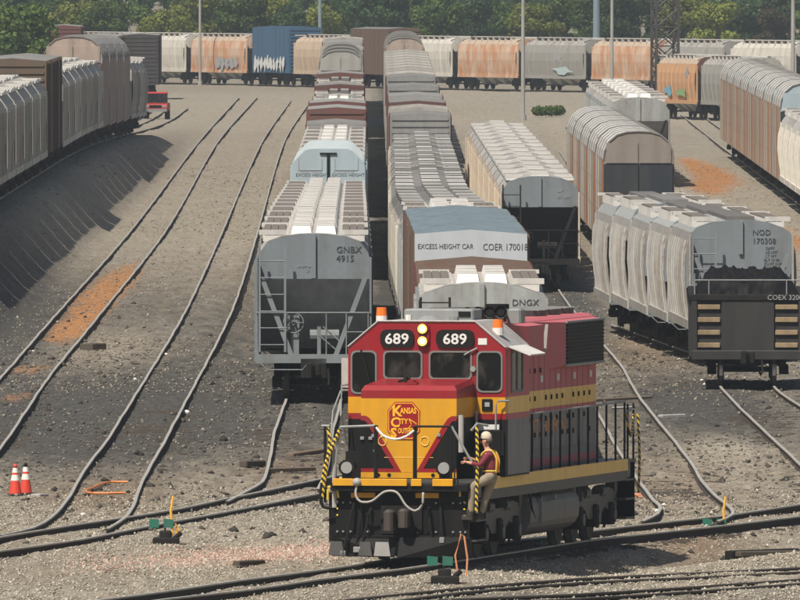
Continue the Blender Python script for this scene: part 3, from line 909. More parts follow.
PT('far_blue',(0.05,0.12,0.21),dirt=.25,rough=.7)
PT('far_cream',(0.56,0.44,0.33),dirt=.25)
PT('far_peach',(0.62,0.36,0.19),dirt=.2)
PT('far_white',(0.66,0.63,0.56),dirt=.3,rust=.1,rough=.6,rustcol=(.4,.3,.22))
PT('far_grey',(0.36,0.35,0.32),dirt=.3)
PT('blackbox',(0.045,0.04,0.042),dirt=.4)
PT('dirty_hop',(0.60,0.565,0.50),dirt=.6,rough=.75,var=.25,rust=.1)

PAL={
 'gnbx':pal(side=M['hop_grey'],end=M['hop_grey'],trim=M['hop_trim'],roof=M['roof_white'],hatch=M['hatch_white'],tread=M['wheel']),
 'white2':pal(side=M['hop_light'],roof=M['roof_white'],hatch=M['hatch_white']),
 'dirty':pal(side=M['dirty_hop'],roof=M['roof_dark'],hatch=M['gap_dark'],hatchtop=M['hatch_grey']),
 'cream3':pal(side=M['hop_cream'],end=M['hop_grey'],roof=M['roof_white'],hatch=M['hatch_white'],slope=M['under']),
 'bulge':pal(side=M['hop_white'],end=M['hop_grey'],roof=M['hop_light'],hatch=M['roof_dark'],hatchtop=M['roof_dark'],grate=M['grate'],trim=M['hop_trim']),
 'grey7':pal(side=M['hop_light'],end=M['hop_light'],roof=M['roof_white'],hatch=M['hatch_white']),
 'white8':pal(side=M['far_white'],end=M['hop_light'],roof=M['roof_white'],hatch=M['hatch_white']),
 'left':pal(side=M['dirty_hop'],roof=M['roof_white'],hatch=M['hatch_white']),
 'maroonbox':pal(side=M['maroon'],roof=M['roof_galv']),
 'rustbox':pal(side=M['maroon'],roof=M['rustroof']),
 'greybox':pal(side=M['maroon'],end=M['roof_galv'],roof=M['roof_galv']),
 'excess':pal(side=M['brownbox'],end=M['excess_white'],endlow=M['maroon'],roof=M['roof_blue']),
 'ltblue':pal(side=M['ltblue'],end=M['ltblue'],roof=M['ltblue_roof']),
 'rack6':pal(side=M['rack_side'],roof=M['rack_roof'],end=M['rack_end'],endtop=M['rack_end'],endlow=M['navy'],seam=M['rack_seam'],post0=M['rack_orange'],post1=M['rack_pale'],post2=M['rack_brown']),
 'rack8':pal(side=M['rack_side'],roof=M['rack_roof'],end=M['ltblue'],endtop=M['ltblue'],endlow=M['navy'],seam=M['rack_seam'],post0=M['rack_brown'],post1=M['rack_side'],post2=M['rack_orange']),
 'rack0':pal(side=M['rack_brown'],roof=M['roof_galv'],end=M['rack_brown'],endtop=M['rack_brown'],endlow=M['brownbox'],seam=M['rack_seam']),
 'rack3':pal(side=M['hop_light'],roof=M['roof_white'],end=M['far_grey'],endtop=M['far_grey'],endlow=M['far_grey'],seam=M['rack_seam']),
 'brownbox':pal(side=M['brownbox'],roof=M['roof_galv']),
 'blackbox':pal(side=M['blackbox'],roof=M['roof_galv']),
 'fwhite':pal(side=M['far_white'],roof=M['far_white']),
 'forange':pal(side=M['far_orange'],roof=M['far_cream']),
 'fgrey':pal(side=M['far_grey'],roof=M['roof_white']),
 'fcream':pal(side=M['far_cream'],roof=M['far_cream']),
 'fpeach':pal(side=M['far_peach'],roof=M['far_cream'],end=M['maroon']),
 'fblue':pal(side=M['far_blue'],roof=M['far_blue'],end=M['far_blue']),
}
ORD='first second third fourth fifth sixth seventh eighth ninth tenth eleventh twelfth thirteenth fourteenth fifteenth sixteenth seventeenth eighteenth nineteenth twentieth'.split()
ORD+=['twenty-'+o for o in ORD[:9]]
def path_at(path, y):
    ys_=[p[0] for p in path]; xs_=[p[1] for p in path]
    x=float(np.interp(y,ys_,xs_))
    x2=float(np.interp(y+10,ys_,xs_)) if y+10<ys_[-1] else x+(xs_[-1]-xs_[-2])/(ys_[-1]-ys_[-2])*10
    return x, math.atan2(x2-x,10.0)
CAR={}
def proto(kind, p):
    """one mesh per kind and paint for cars far down the yard"""
    if (kind,p) in CAR: return CAR[(kind,p)].copy()
    k=Kit(); fn,kw,name=KINDS[kind]
    fn(k,detail=1,**kw)
    o=merged(k,name,PAL[p]); CAR[(kind,p)]=o
    return o
KINDS={
 'hop2':(hopper,dict(L=17.2,style='hatch2'),'covered_hopper'),
 'hop3':(hopper,dict(L=17.2,style='hatch3'),'covered_hopper'),
 'hopb':(hopper,dict(L=16.4,style='trough',bulge=.12),'covered_hopper'),
 'hops':(hopper,dict(L=14.6,style='trough',bulge=.14),'covered_hopper'),
 'box':(boxcar,dict(L=16.0,top=4.55),'boxcar'),
 'hi':(boxcar,dict(L=18.8,top=4.75),'boxcar'),
 'vhi':(boxcar,dict(L=18.8,top=5.35),'boxcar'),
 'vhs':(boxcar,dict(L=10.5,top=5.35),'boxcar'),
 'low':(boxcar,dict(L=17.2,top=4.05),'boxcar'),
 'arch':(boxcar,dict(L=19.4,top=5.3,arch=True),'boxcar'),
 'rack':(autorack,dict(L=27.0),'autorack_car'),
}
LEN={'hop2':17.2,'hop3':17.2,'hopb':16.4,'hops':14.6,'box':16.0,'hi':18.8,'vhi':18.8,'vhs':10.5,'low':17.2,'arch':19.4,'rack':27.0}
GAP=1.2
def row(path, y, kind, p, n, desc, anchor, cat, group, z=0.0, start=0):
    """n cars in a row down a track, first one's near end at distance y; returns where the row ends"""
    kinds_=kind if isinstance(kind,(list,tuple)) else [kind]; pals_=p if isinstance(p,(list,tuple)) else [p]
    for i in range(n):
        x,h=path_at(path,y); kind=kinds_[i%len(kinds_)]; p=pals_[i%len(pals_)]
        o=proto(kind,p)
        if o.name not in COL.objects: COL.objects.link(o)
        ym=y+LEN[kind]/2; zz=(float(bank_top(ym)) if z=='bank' else z)+bowl1(x,ym)
        o.location=(x,y,zz); o.rotation_euler=(0,0,-h)
        k=i+start
        lab=('%s %s behind %s'%(ORD[k] if k<len(ORD) else 'farther',desc,anchor))
        tag(o,lab,cat,group)
        y+=(LEN[kind]+GAP)*math.cos(h)
    return y
def detailed(path, y, fn, kw, name, label, p, group=None, cat='hopper car', z=0.0):
    x,h=path_at(path,y)
    r=thing(name,label,cat,(x,y,z+bowl1(x,y+8)),-h,group)
    k=Kit(); L=fn(k,detail=2,**kw); build_kit(k,r,PAL[p]); return r, y+(L+GAP)*math.cos(h)

HG='covered hopper cars in the yard'; BG='boxcars in the yard'; RG='autorack cars in the yard'
# --- row behind the grey hopper at left of the locomotive
r,y=detailed(T3,548,hopper,dict(L=17.2,style='hatch2'),'covered_hopper','grey covered hopper with ladder and brake wheel on its end, lettered GNBX','gnbx',HG)
for s_,z_ in (('GNBX',4.02),('4915',3.78)): text(s_,.25,M['letter_black'],r,(.62,.535,z_))
text('LD LMT 263000',.08,M['letter_grey'],r,(-.45,.535,3.62)); text('LT WT',.08,M['letter_grey'],r,(-.2,.535,3.5))
for i in range(2):
    r,y=detailed(T3,y,hopper,dict(L=17.2,style='hatch2'),'covered_hopper','%s white hatched hopper behind the grey hopper lettered GNBX'%ORD[i],'white2',HG)
y=row(T3,y,'hop2','white2',9,'white hatched hopper','the light blue car at the near end',  'hopper car',HG,start=2)
r,y=detailed(T3,830,boxcar,dict(L=19.4,top=5.35,arch=True),'boxcar','light blue tall car with chamfered roof and black rod down its end','ltblue',BG,'boxcar')
b=MB(); b.box(-.06,.06,-.05,0,2.0,5.14,'b'); b.box(-.35,.35,-.07,0,5.12,5.19,'b'); b.build('end_rod',M['black'],r)
for xx in (-.75,.75):
    b=MB()
    for q in (-.48,.48): b.box(xx+q-.015,xx+q+.015,-.02,0,4.48,4.95,'b')
    b.box(xx-.48,xx+.48,-.02,0,4.45,4.48,'b'); b.build('end_panel_frame',M['letter_grey'],r)
text('EXCESS HEIGHT',.19,M['letter_black'],r,(-1.35,-.004,4.2)); text('EXCESS HEIGHT',.19,M['letter_black'],r,(.15,-.004,4.2))
text('DO NOT HUMP CAR',.12,M['letter_grey'],r,(-1.15,-.004,4.36),sx=.8); text('DO NOT HUMP CAR',.12,M['letter_grey'],r,(.2,-.004,4.36),sx=.8)
y=row(T3,y,'arch','ltblue',1,'pale blue tall car','the light blue car with the black end rod','boxcar',BG)
y=row(T3,y,'hop2','white2',8,'white hatched hopper','the pair of light blue tall cars','hopper car',HG)
y=row(T3,1030,('hi','vhi'),('greybox','maroonbox'),4,'flat grey roofed boxcar','the hoppers beyond the light blue cars','boxcar',BG)
y=row(T3,y,('low','hop2','box'),('rustbox','white2','greybox'),5,'mixed rusty and pale car','the flat grey roofed boxcars','boxcar',BG)
y=row(T3,y,('box','hop2','low','hi'),('greybox','dirty','rustbox','maroonbox'),9,'mixed grey and rusty car','the arched white autorack in the middle distance','boxcar',BG)
y=row(T3,1372,'rack','rack3',3,'white arched autorack with grey end','the mixed cars in the middle distance','autorack',RG)
y=row(T3,y,('hi','vhi','box'),('greybox','fgrey'),10,'distant grey roofed boxcar','the white arched autoracks','boxcar',BG)
# --- row right behind the locomotive
r,y=detailed(T4,482,hopper,dict(L=17.2,style='hatch2',top=4.28),'covered_hopper','pale grey covered hopper right behind the locomotive roof, lettered DNGX','grey7',HG)
text('DNGX',.22,M['letter_black'],r,(.72,.535,3.72))
y=row(T4,502,'low','rustbox',2,'low rusty brown boxcar','the hopper lettered DNGX','boxcar',BG)
r,y=detailed(T4,543,boxcar,dict(L=18.8,top=4.72,band=3.2),'boxcar','boxcar with white end reading EXCESS HEIGHT CAR above a maroon end','excess',BG,'boxcar')
text('EXCESS HEIGHT CAR',.19,M['letter_black'],r,(-1.45,-.006,4.2),sx=.85); text('COER 170018',.26,M['letter_black'],r,(.32,-.006,4.16),sx=.8)
y=row(T4,y,'hi','excess',2,'blue grey roofed boxcar','the boxcar marked EXCESS HEIGHT CAR','boxcar',BG)
for i in range(2):
    r,y=detailed(T4,y,hopper,dict(L=17.2,style='hatch2'),'covered_hopper','%s pale grating roofed hopper behind the blue grey roofed boxcars'%ORD[i],'white2',HG)
y=row(T4,y,'hop3','dirty',19,'dark dirty hopper with grey hatches','the blue grey roofed boxcars','hopper car',HG)
y=row(T4,1012,('vhi','hi'),('greybox','maroonbox','fgrey'),5,'tall grey roofed boxcar','the dirty dark hoppers beside the cream row','boxcar',BG)
y=row(T4,y,('hi','vhi','hop2'),('maroonbox','greybox','white2'),8,'mixed pale roofed car','the tall grey roofed boxcars','boxcar',BG)
y=row(T4,y,'vhi','fgrey',9,'far grey boxcar','the mixed pale roofed cars','boxcar',BG)
y=row(T4,1500,'rack','rack0',4,'dark brown far autorack','the far grey boxcars','autorack',RG)
# --- cream row
r,y=detailed(T5,800,hopper,dict(L=17.2,style='hatch3'),'covered_hopper','cream sided hopper with grey blue end at the head of its row','cream3',HG)
text('UP',.2,M['letter_grey'],r,(.7,.535,3.9)); text('87409',.2,M['letter_grey'],r,(.7,.535,3.65))
y=row(T5,y,'hop3','cream3',13,'cream hopper with three lines of white hatches','the grey blue ended cream hopper','hopper car',HG)
# --- right row: two runs of bulged hoppers, then autoracks
y=606.0
r,y=detailed(T6,y,hopper,dict(L=16.4,style='trough',bulge=.12,top=4.36,zc=2.3),'covered_hopper','white sided hopper with grey end full of small lettering behind the black gondola','bulge',HG)
text('NOD',.24,M['letter_black'],r,(.35,.535,3.9)); text('170308',.24,M['letter_black'],r,(.35,.535,3.64))
for i,(s_,x_) in enumerate((('CAPY',.75),('LD LMT',.75),('LT WT',.75),('BLT 10 98',.7),('CU FT 5150',.7),('EXW 10 8 IEH',.7),('LUB OIL 88',.7))):
    text(s_,.11,M['letter_black'],r,(x_,.535,3.47-i*.12))
for i in range(2): r,y=detailed(T6,y,hopper,dict(L=16.4,style='trough',bulge=.12,top=4.4,zc=2.3),'covered_hopper','%s white bulge sided hopper behind the one with the lettered grey end'%ORD[i],'bulge',HG)
y=row(T6,y,'hopb','bulge',2,'white bulge sided hopper','the autorack with the navy end','hopper car',HG)
r,y=detailed(T6B,860,autorack,dict(L=27.0),'autorack_car','autorack with white arched roof and navy end, nearest of its row','rack6',RG,'autorack')
y=row(T6B,y,'rack','rack6',4,'orange posted autorack','the autorack with the navy end','autorack',RG)
y=row(T7,1052,'hop2','grey7',7,'grey ended hopper','the peach graffiti hopper at far right','hopper car',HG)
y=row(T8,850,'hops','white8',8,'white hopper','the tan autoracks at far right','hopper car',HG)
y=row(T8,y+2,'rack','rack8',8,'tan autorack at far right','the white hoppers','autorack',RG)
# --- left train on the bank
y=row(T0,676,'hop3','left',11,'dirty grey hopper on the left bank','the frame edge','hopper car',HG,z='bank')  # first few stand out of view, added so the train shades the bank
y=row(T0,y,'vhi','brownbox',2,'dark brown boxcar on the left bank','the near hoppers','boxcar',BG,z='bank')
y=row(T0,y,'hop3','left',7,'pale streaked hopper on the left bank','the dark brown boxcars','hopper car',HG,z='bank')
y=row(T0,y,'rack','rack0',4,'tall tan autorack on the left bank','the streaked hoppers','autorack',RG,z='bank')
y=row(T0,y,'hopb','left',4,'grey hopper on the left bank','the tall tan autoracks','hopper car',HG,z='bank')
y=row(T0B,1660,'vhi','blackbox',1,'black boxcar at the end of the left yard','the red truck','boxcar',BG)
y=row([(1380,-22.6),(1800,-22.6)],1430,'vhi','brownbox',5,'grey roofed brown boxcar','the tall tan autoracks on the left bank','boxcar',BG,z=0.6)
y=row([(1700,-29.2),(1800,-29.6)],1745,'vhi','maroonbox',1,'tall maroon boxcar standing apart','the left yard','boxcar',BG,z=0.4)
# --- the train that crosses the far end
seq=[('hopb','fwhite','white hopper'),('hopb','fwhite','bright white hopper'),('hopb','fgrey','grey hopper behind the lattice tower'),('hopb','forange','orange and white hopper'),('hopb','fgrey','grey hopper with pale blue mark'),('hopb','forange','rust streaked hopper beside the tall pole'),('hopb','fwhite','white hopper'),('vhs','brownbox','dark boxcar'),('hops','fcream','cream hopper'),('vhs','fblue','tall dark blue boxcar with white graffiti'),('hopb','forange','orange hopper beside the blue boxcar'),('hopb','fwhite','white hopper left of the orange one'),('hopb','fwhite','white hopper'),('hopb','fwhite','white hopper')]
path=CROSS; y=1678.0; prev='frame edge at right'
def along(path, dist):
    acc=0
    for (ya,xa),(yb,xb) in zip(path[:-1],path[1:]):
        l=math.hypot(xb-xa,yb-ya)
        if dist<=acc+l or (yb,xb)==path[-1]:
            t=(dist-acc)/l; return xa+(xb-xa)*t, ya+(yb-ya)*t, math.atan2(xb-xa,yb-ya)
        acc+=l
d_=-1.0
CROSSCARS=[]
for i,(k,p,desc) in enumerate(seq):
    x,yy,h=along(CROSS,d_)
    o=proto(k,p)
    if o.name not in COL.objects: COL.objects.link(o)
    o.location=(x,yy,0); o.rotation_euler=(0,0,-h)
    tag(o,'%s in the far crossing train, %s from the right'%(desc,ORD[i]),'hopper car' if k=='hopb' else 'boxcar','cars of the train crossing the far end')
    CROSSCARS.append((k,desc,o)); d_+=LEN[k]+1.3
d_=12.0
for i,(k,p,desc) in enumerate([('hopb','fgrey','grey hopper beside the tan autoracks, right of the peach one'),('hopb','fpeach','peach hopper with blue and green graffiti by the lattice tower')]):
    x,yy,h=along(CROSS2,d_); o=proto(k,p)
    if o.name not in COL.objects: COL.objects.link(o)
    o.location=(x,yy,0); o.rotation_euler=(0,0,-h); tag(o,desc,'hopper car',HG)
    if p=='fpeach': PEACH=o
    d_+=LEN[k]+1.3
# ------------------------------------------------------------------ black gondola with coal
x,h=path_at(T6,566)
gon=thing('gondola','black gondola heaped with coal, yellow worn slats on its end','gondola car',(x,566,bowl1(x,573)),-h)
k=Kit(); GL=15.0; W=1.56
body=k.part('body')
for s in (-1,1):
    xa,xb=sorted((s*W,s*(W-.08))); body.box(xa,xb,0,GL,1.0,2.55,'side')
    for q in range(9):
        y=.1+(GL-.2)*q/8; p_=k.part('side_post'); xa,xb=sorted((s*W,s*(W+.1))); p_.box(xa,xb,y-.09,y+.09,.85,2.5,'side')
body.box(-W,W,.02,.1,1.0,2.55,'side'); body.box(-W,W,GL-.1,GL,1.0,2.55,'side'); body.box(-W+.02,W-.02,.1,GL-.1,1.0,1.1,'side')
rim=k.part('top_chord')
rim.bbox(-W-.12,W+.12,-.12,.14,2.46,2.62,'rim',.02)
for s in (-1,1):
    xa,xb=sorted((s*(W-.1),s*(W+.12))); rim.box(xa,xb,.14,GL,2.46,2.6,'rim')
for s in (-1,1):
    for q in range(4):
        z=1.12+q*.36; sl_=k.part('end_slat'); xa,xb=sorted((s*.78,s*1.42)); sl_.bbox(xa,xb,-.06,.02,z,z+.13,'slat',.015)
    c=k.part('corner_post'); xa,xb=sorted((s*1.44,s*1.6)); c.box(xa,xb,-.1,.02,.8,2.46,'side')
cp=k.part('end_plate'); cp.box(-.74,.74,-.08,.02,.95,2.44,'plate')
sill=k.part('end_sill'); sill.bbox(-1.6,1.6,-.18,.1,.78,1.04,'plate',.03)
hr=k.part('end_handrail'); hr.tube([(-1.5,.5,2.62),(-1.5,.5,3.2)],.02,'slat2',5); hr.tube([(-1.5,-.05,3.02),(1.6,-.05,3.02)],.02,'slat2',5)
for xx in (-1.5,-1.1,1.1,1.5): hr.tube([(xx,-.05,2.6),(xx,-.05,3.04)],.018,'slat2',5)
for y in (2.0,GL-2.0): truck(k,y)
coupler(k,0,-1); coupler(k,GL,1)
PT('gon_black',(0.022,0.021,0.021),dirt=.5,rough=.7,dirtcol=(0.05,0.045,0.04))
PT('gon_slat',(0.30,0.22,0.13),dirt=.55,rough=.8,dirtcol=(0.06,0.045,0.035))
build_kit(k,gon,{'side':M['gon_black'],'rim':M['under'],'plate':M['gon_black'],'slat':M['gon_slat'],'slat2':M['grey'],'under':M['under'],'wheel':M['wheel'],'tread':M['tread']})
text('COEX 320000',.2,M['letter_grey'],gon,(.55,-.128,2.465))
# heap of coal lumps
nx_,ny_=46,110; gx,gy=np.meshgrid(np.linspace(-1.44,1.44,nx_),np.linspace(.15,GL-.15,ny_))
edge=np.clip((1.44-np.abs(gx))/.5,0,1)*np.clip(np.minimum(gy-.15,GL-.15-gy)/.9,0,1)
gz=2.45+.62*edge**.7+.24*(vnoise(gx*5,gy*5,40)-.5)+.2*(vnoise(gx*11,gy*11,41)-.5)
iv=np.arange(nx_*ny_).reshape(ny_,nx_)
cm=np_mesh('coal_heap',np.stack([gx.ravel(),gy.ravel(),gz.ravel()],1),np.stack([iv[:-1,:-1].ravel(),iv[:-1,1:].ravel(),iv[1:,1:].ravel(),iv[1:,:-1].ravel()],1))
cm.materials.append(M['coal']); co=bpy.data.objects.new('coal_heap',cm); COL.objects.link(co)
co.location=gon.location; co.rotation_euler=gon.rotation_euler
tag(co,'black coal heaped in the gondola',kind='stuff')

# ------------------------------------------------------------------ the locomotive
LOCO=thing('locomotive','red, yellow and black diesel locomotive numbered 689 with lit headlights','locomotive',(LX0,LY0,0),-LTH)
def part(name, mb, p=None, smooth=False, key=M):
    return mb.build(name,key,p or LOCO,smooth)
# frame and side sill
m=MB(); m.box(-1.42,1.42,.4,17.45,1.28,1.6,'blackfade_lift'); m.box(-.5,.5,.2,17.4,.95,1.28,'under'); part('frame',m)
m=MB(); m.box(-1.5,1.5,.0,17.5,1.60,1.66,'tank'); part('deck',m)
for s in (-1,1):
    m=MB(); xa,xb=sorted((s*1.42,s*1.52)); m.box(xa,xb,1.15,16.5,1.44,1.68,'yellowfade_lift'); part('side_sill',m)
    m=MB(); xa,xb=sorted((s*.94,s*.965)); m.box(xa,xb,7.2,15.85,1.70,1.86,'redfade_lift'); part('red_stripe',m)
    m=MB(); xa,xb=sorted((s*1.40,s*1.505)); m.box(xa,xb,1.15,16.5,1.24,1.435,'tank'); part('sill_edge',m)
# pilot
m=MB(); m.box(-1.36,1.36,0,.10,.42,1.46,'black'); m.box(-1.5,-1.36,.02,.12,.42,1.35,'black'); m.box(-1.36,1.36,.10,.5,1.0,1.44,'under'); part('pilot_plate',m)
m=MB(); m.bbox(-1.42,1.42,-.26,.3,1.44,1.60,'black',.03); part('anticlimber',m)
for x0,x1,z0,z1 in ((-1.36,-.93,1.55,1.69),(-.80,.16,1.55,1.69),(.24,.46,1.55,1.69),(.68,1.10,1.55,1.69)):
    m=MB(); m.bbox(x0,x1,-.31,-.25,z0,z1,'yellow',.012); part('anticlimber_block',m)
for x0,x1 in ((-1.04,-.54),(.28,.76)):
    m=MB(); m.bbox(x0,x1,-.05,.0,1.30,1.41,'yellow',.012); part('pilot_block',m)
# plough
def quadplate(m,pts,th,key):
    a=[Vector(p) for p in pts]; n=(a[1]-a[0]).cross(a[2]-a[0]).normalized()*th
    b=[p+n for p in a]; m.mesh(a+b,[(3,2,1,0),(4,5,6,7),(0,1,5,4),(1,2,6,5),(2,3,7,6),(3,0,4,7)],key)
m=MB()
quadplate(m,[(-1.45,.1,.12),(-.02,-.62,.12),(-.02,-.38,.52),(-1.4,.02,.52)],.03,'black')
quadplate(m,[(.02,-.62,.12),(1.45,.1,.12),(1.4,.02,.52),(.02,-.38,.52)],.03,'black')
part('plough',m)
for x0,x1,ya,yb,kk in ((-1.47,-1.12,.0,-.2,'tank'),(-.82,-.5,-.22,-.42,'tank'),(-.46,-.1,-.44,-.55,'blackfade_lift')):  # sunlit facets of the black plough, painted as paler grey plates
    m=MB(); quadplate(m,[(x0,ya-.09,.14),(x1,yb-.09,.14),(x1-.06,yb-.0,.42),(x0+.02,ya-.0,.42)],.025,kk); part('plough_facet',m)
# coupler
m=MB(); m.box(-.2,.2,-.35,.3,.74,1.06,'under'); m.bbox(-.24,-.05,-.74,-.35,.66,1.08,'wheel',.05); m.bbox(.05,.24,-.70,-.35,.72,1.1,'wheel',.05); m.box(-.42,.42,-.06,.02,.58,1.16,'under'); part('coupler',m)
m=MB(); m.box(-1.0,1.0,-.06,-.02,.5,.55,'under')
for xx in (-1.32,-1.2,-1.05,1.05,1.2,1.3,-.7,.7):
    for zz in (1.2,.62): m.cyl((xx,-.04,zz),(xx,.0,zz),.022,'grey',6)
part('pilot_bolts',m)
for xx in (-1.32,1.28):
    m=MB()
    for zz in (.95,1.08,1.22): m.cyl((xx,-.03,zz),(xx,.0,zz),.02,'chain_yellow',6)
    part('yellow_bolts',m)
# hoses at left and right of the coupler
for pts in ([(-.95,-.05,1.28),(-1.0,-.14,1.0),(-1.08,-.2,.55),(-1.16,-.22,.22)],[(-.62,-.05,1.1),(-.66,-.16,.9),(-.74,-.22,.5),(-.8,-.25,.3)],[(-.8,-.05,1.2),(-.83,-.16,.8),(-.9,-.2,.3)],[(.56,-.05,1.12),(.6,-.16,.8),(.66,-.2,.42)],[(.8,-.05,1.12),(.83,-.16,.82),(.86,-.2,.5)]):
    m=MB(); m.tube(smooth_line(pts,.1),.028,'rubber',6); e=smooth_line(pts,.1)[-1]; m.bbox(e.x-.05,e.x+.05,e.y-.05,e.y+.05,e.z-.09,e.z+.02,'grey',.01); part('brake_hose',m)
m=MB()
cab_pts=[(-.86,-.3,1.58),(-.88,-.34,1.36),(-.78,-.36,1.23),(-.55,-.36,1.24),(-.28,-.36,1.43),(-.04,-.36,1.42),(.16,-.36,1.15),(.34,-.36,1.05),(.48,-.36,1.16),(.5,-.33,1.42)]
m.tube(smooth_line([Vector(p) for p in cab_pts],.06),.025,'hose',8); m.cyl((-.86,-.36,1.62),(-.86,-.24,1.62),.085,'hose',12); part('jumper_cable',m,smooth=True)
# ditch lights
for xx in (-1.13,.86):
    m=MB(); m.cyl((xx,-.02,1.9),(xx,.22,1.9),.165,'black',16); m.box(xx-.1,xx+.1,0,.2,1.66,1.8,'black'); o=part('ditch_light',m)
    m=MB(); m.cyl((xx,-.05,1.9),(xx,-.015,1.9),.115,'lens',16,r1=.125); part('lens',m,o)
# steps at each front and rear corner
for y0,sg in ((.12,1),(16.35,1)):
    for s in (-1,1):
        xa,xb=sorted((s*1.12,s*1.5))
        m=MB()
        for zz in (.42,.82,1.22): m.box(xa,xb,y0,y0+.95,zz,zz+.04,'tank')
        m.box(xa,xb,y0+.95,y0+1.0,.4,1.6,'black'); m.box(min(s*1.1,s*1.14),max(s*1.1,s*1.14),y0,y0+.95,.4,1.6,'black')
        part('step_well',m)
for xx in (-1.42,1.33):
    m=MB(); m.tube([(xx-.13,-.06,1.34),(xx-.13,-.1,1.5),(xx+.0,-.12,1.52),(xx+.11,-.1,1.48),(xx+.13,-.06,1.3)],.026,'chain_yellow',6); part('step_grip',m)
# ----- nose: colours run in bands, as painted
def bands(m,x0,x1,y0,y1,cuts,keys,topkey=None,capkeys=None):
    for i,kk in enumerate(keys): m.box(x0,x1,y0,y1,cuts[i],cuts[i+1]-.0005,kk, top=(topkey if i==len(keys)-1 and topkey else kk))
NY0,NY1=.7,2.55
m=MB(); m.box(-.98,.98,NY0,NY1,1.66,2.0,'black')
bands(m,-.98,.98,NY0,NY1,[2.0,2.88,3.28],['black','yellow'])
b_=.09
pr=[(-.98,3.28),(.98,3.28),(.98,3.46),(.92,3.55),(-.92,3.55),(-.98,3.46)]
a=[(x_,NY0,z) for x_,z in pr]; a[2]=(.98,NY0+.0,3.44); a[3]=(.92,NY0+.10,3.54); a[4]=(-.92,NY0+.10,3.54); a[5]=(-.98,NY0,3.44)
bq=[(x_,NY1,z+ (.09 if z>3.4 else 0)) for x_,z in pr]
m.mesh(a+bq,[(0,1,2,5),(5,2,3,4),(1,7,8,2),(2,8,9,3),(3,9,10,4),(4,10,11,5),(5,11,6,0)],'red')
part('nose',m)
yf=NY0-.006
def poly(m,pts,key,y=yf,th=.006):
    n=len(pts); a=[(p[0],y,p[1]) for p in pts]; b=[(p[0],y+th,p[1]) for p in pts]
    m.mesh(a+b,[tuple(range(n)),tuple(reversed(range(n,2*n)))]+[(i,(i+1)%n,n+(i+1)%n,n+i) for i in range(n)],key)
# yellow V between two black fields, red edged
m=MB(); poly(m,[(-.979,2.90),(-.88,2.90),(-.80,2.85),(-.74,2.76),(-.2,1.80),(.2,1.80),(.74,2.76),(.80,2.85),(.88,2.90),(.979,2.90),(.979,2.91),(-.979,2.91)],'yellow'); part('nose_yellow_chevron',m)
for s in (-1,1):
    o_=[(s*.98,2.93),(s*.88,2.93),(s*.80,2.88),(s*.73,2.78),(s*.15,1.80),(s*.98,1.80)]
    i_=[(s*.98,2.83),(s*.91,2.83),(s*.87,2.80),(s*.82,2.72),(s*.30,1.87),(s*.98,1.87)]
    m=MB()
    for q in range(5): poly(m,[o_[q],o_[q+1],i_[q+1],i_[q]],'red',yf-.006)
    part('nose_red_edge',m)
m=MB(); m.box(-.98,.98,NY0-.02,NY0-.004,1.68,1.795,'yellow')
for xx in (-.62,-.4,.5,.72): m.cyl((xx,NY0-.03,1.74),(xx,NY0-.018,1.74),.04,'black',8)
part('nose_foot_band',m)
m=MB()
for xx in (-.54,.33):
    m.tube([(xx+.085*math.cos(a),NY0-.016,2.42+.09*math.sin(a)) for a in np.linspace(0,2*math.pi,17)],.01,'yellowfade_lift',4)
m.box(-.5,.5,NY0-.012,NY0-.007,2.09,2.1,'yellowfade_lift')
part('nose_fittings',m)
for xx,zz in ((-.72,2.5),(-.68,2.2),(.62,2.52),(-.95,2.45),(-.78,2.45)):
    m=MB(); m.bbox(xx-.04,xx+.04,NY0-.05,NY0-.01,zz,zz+.06,'grey',.01); part('nose_bracket',m)
for xx in (-1.3,-1.0):
    pass
m=MB(); m.cyl((-.02,1.1,3.55),(-.02,1.1,3.64),.09,'red',10); m.box(-.12,.1,1.0,1.2,3.56,3.6,'red'); part('nose_top_cap',m)
m=MB(); m.box(-.26,-.2,1.5,1.7,3.58,3.70,'rubber'); m.cyl((-.4,1.6,3.6),(-.15,1.6,3.68),.03,'rubber',6); part('nose_top_fitting',m)
# octagonal emblem
lx,lz=-.10,2.83
octp=[(lx+.33*c,lz+.38*s) for c,s in ((-.55,-1),(.55,-1),(1,-.55),(1,.55),(.55,1),(-.55,1),(-1,.55),(-1,-.55))]
m=MB(); poly(m,octp,'red',yf-.012,.008); em=part('emblem',m)
m=MB(); yy=yf-.014
for sc,kk,dy in ((1.0,'red',0),):
    pass
for q in range(8):
    p0,p1=octp[q],octp[(q+1)%8]
    f=lambda p,s_: (lx+(p[0]-lx)*s_, lz+(p[1]-lz)*s_)
    poly(m,[f(p0,.95),f(p1,.95),f(p1,.91),f(p0,.91)],'letter_yellow',yy,.003)
part('emblem_border',m,em)
ty=yf-.018
text('K',.30,M['letter_yellow'],em,(lx-.24,ty,lz+.10),name='emblem_lettering',bold=.03); text('ANSAS',.165,M['letter_yellow'],em,(lx-.07,ty,lz+.15),sx=.66,name='emblem_lettering',bold=.03)
text('C',.27,M['letter_yellow'],em,(lx-.27,ty,lz-.12),name='emblem_lettering',bold=.03); text('ITY',.15,M['letter_yellow'],em,(lx-.09,ty,lz-.06),sx=.8,name='emblem_lettering',bold=.03)
text('S',.28,M['letter_yellow'],em,(lx-.27,ty,lz-.34),name='emblem_lettering',bold=.03); text('OUTHERN',.15,M['letter_yellow'],em,(lx-.12,ty,lz-.25),sx=.56,name='emblem_lettering',bold=.03)
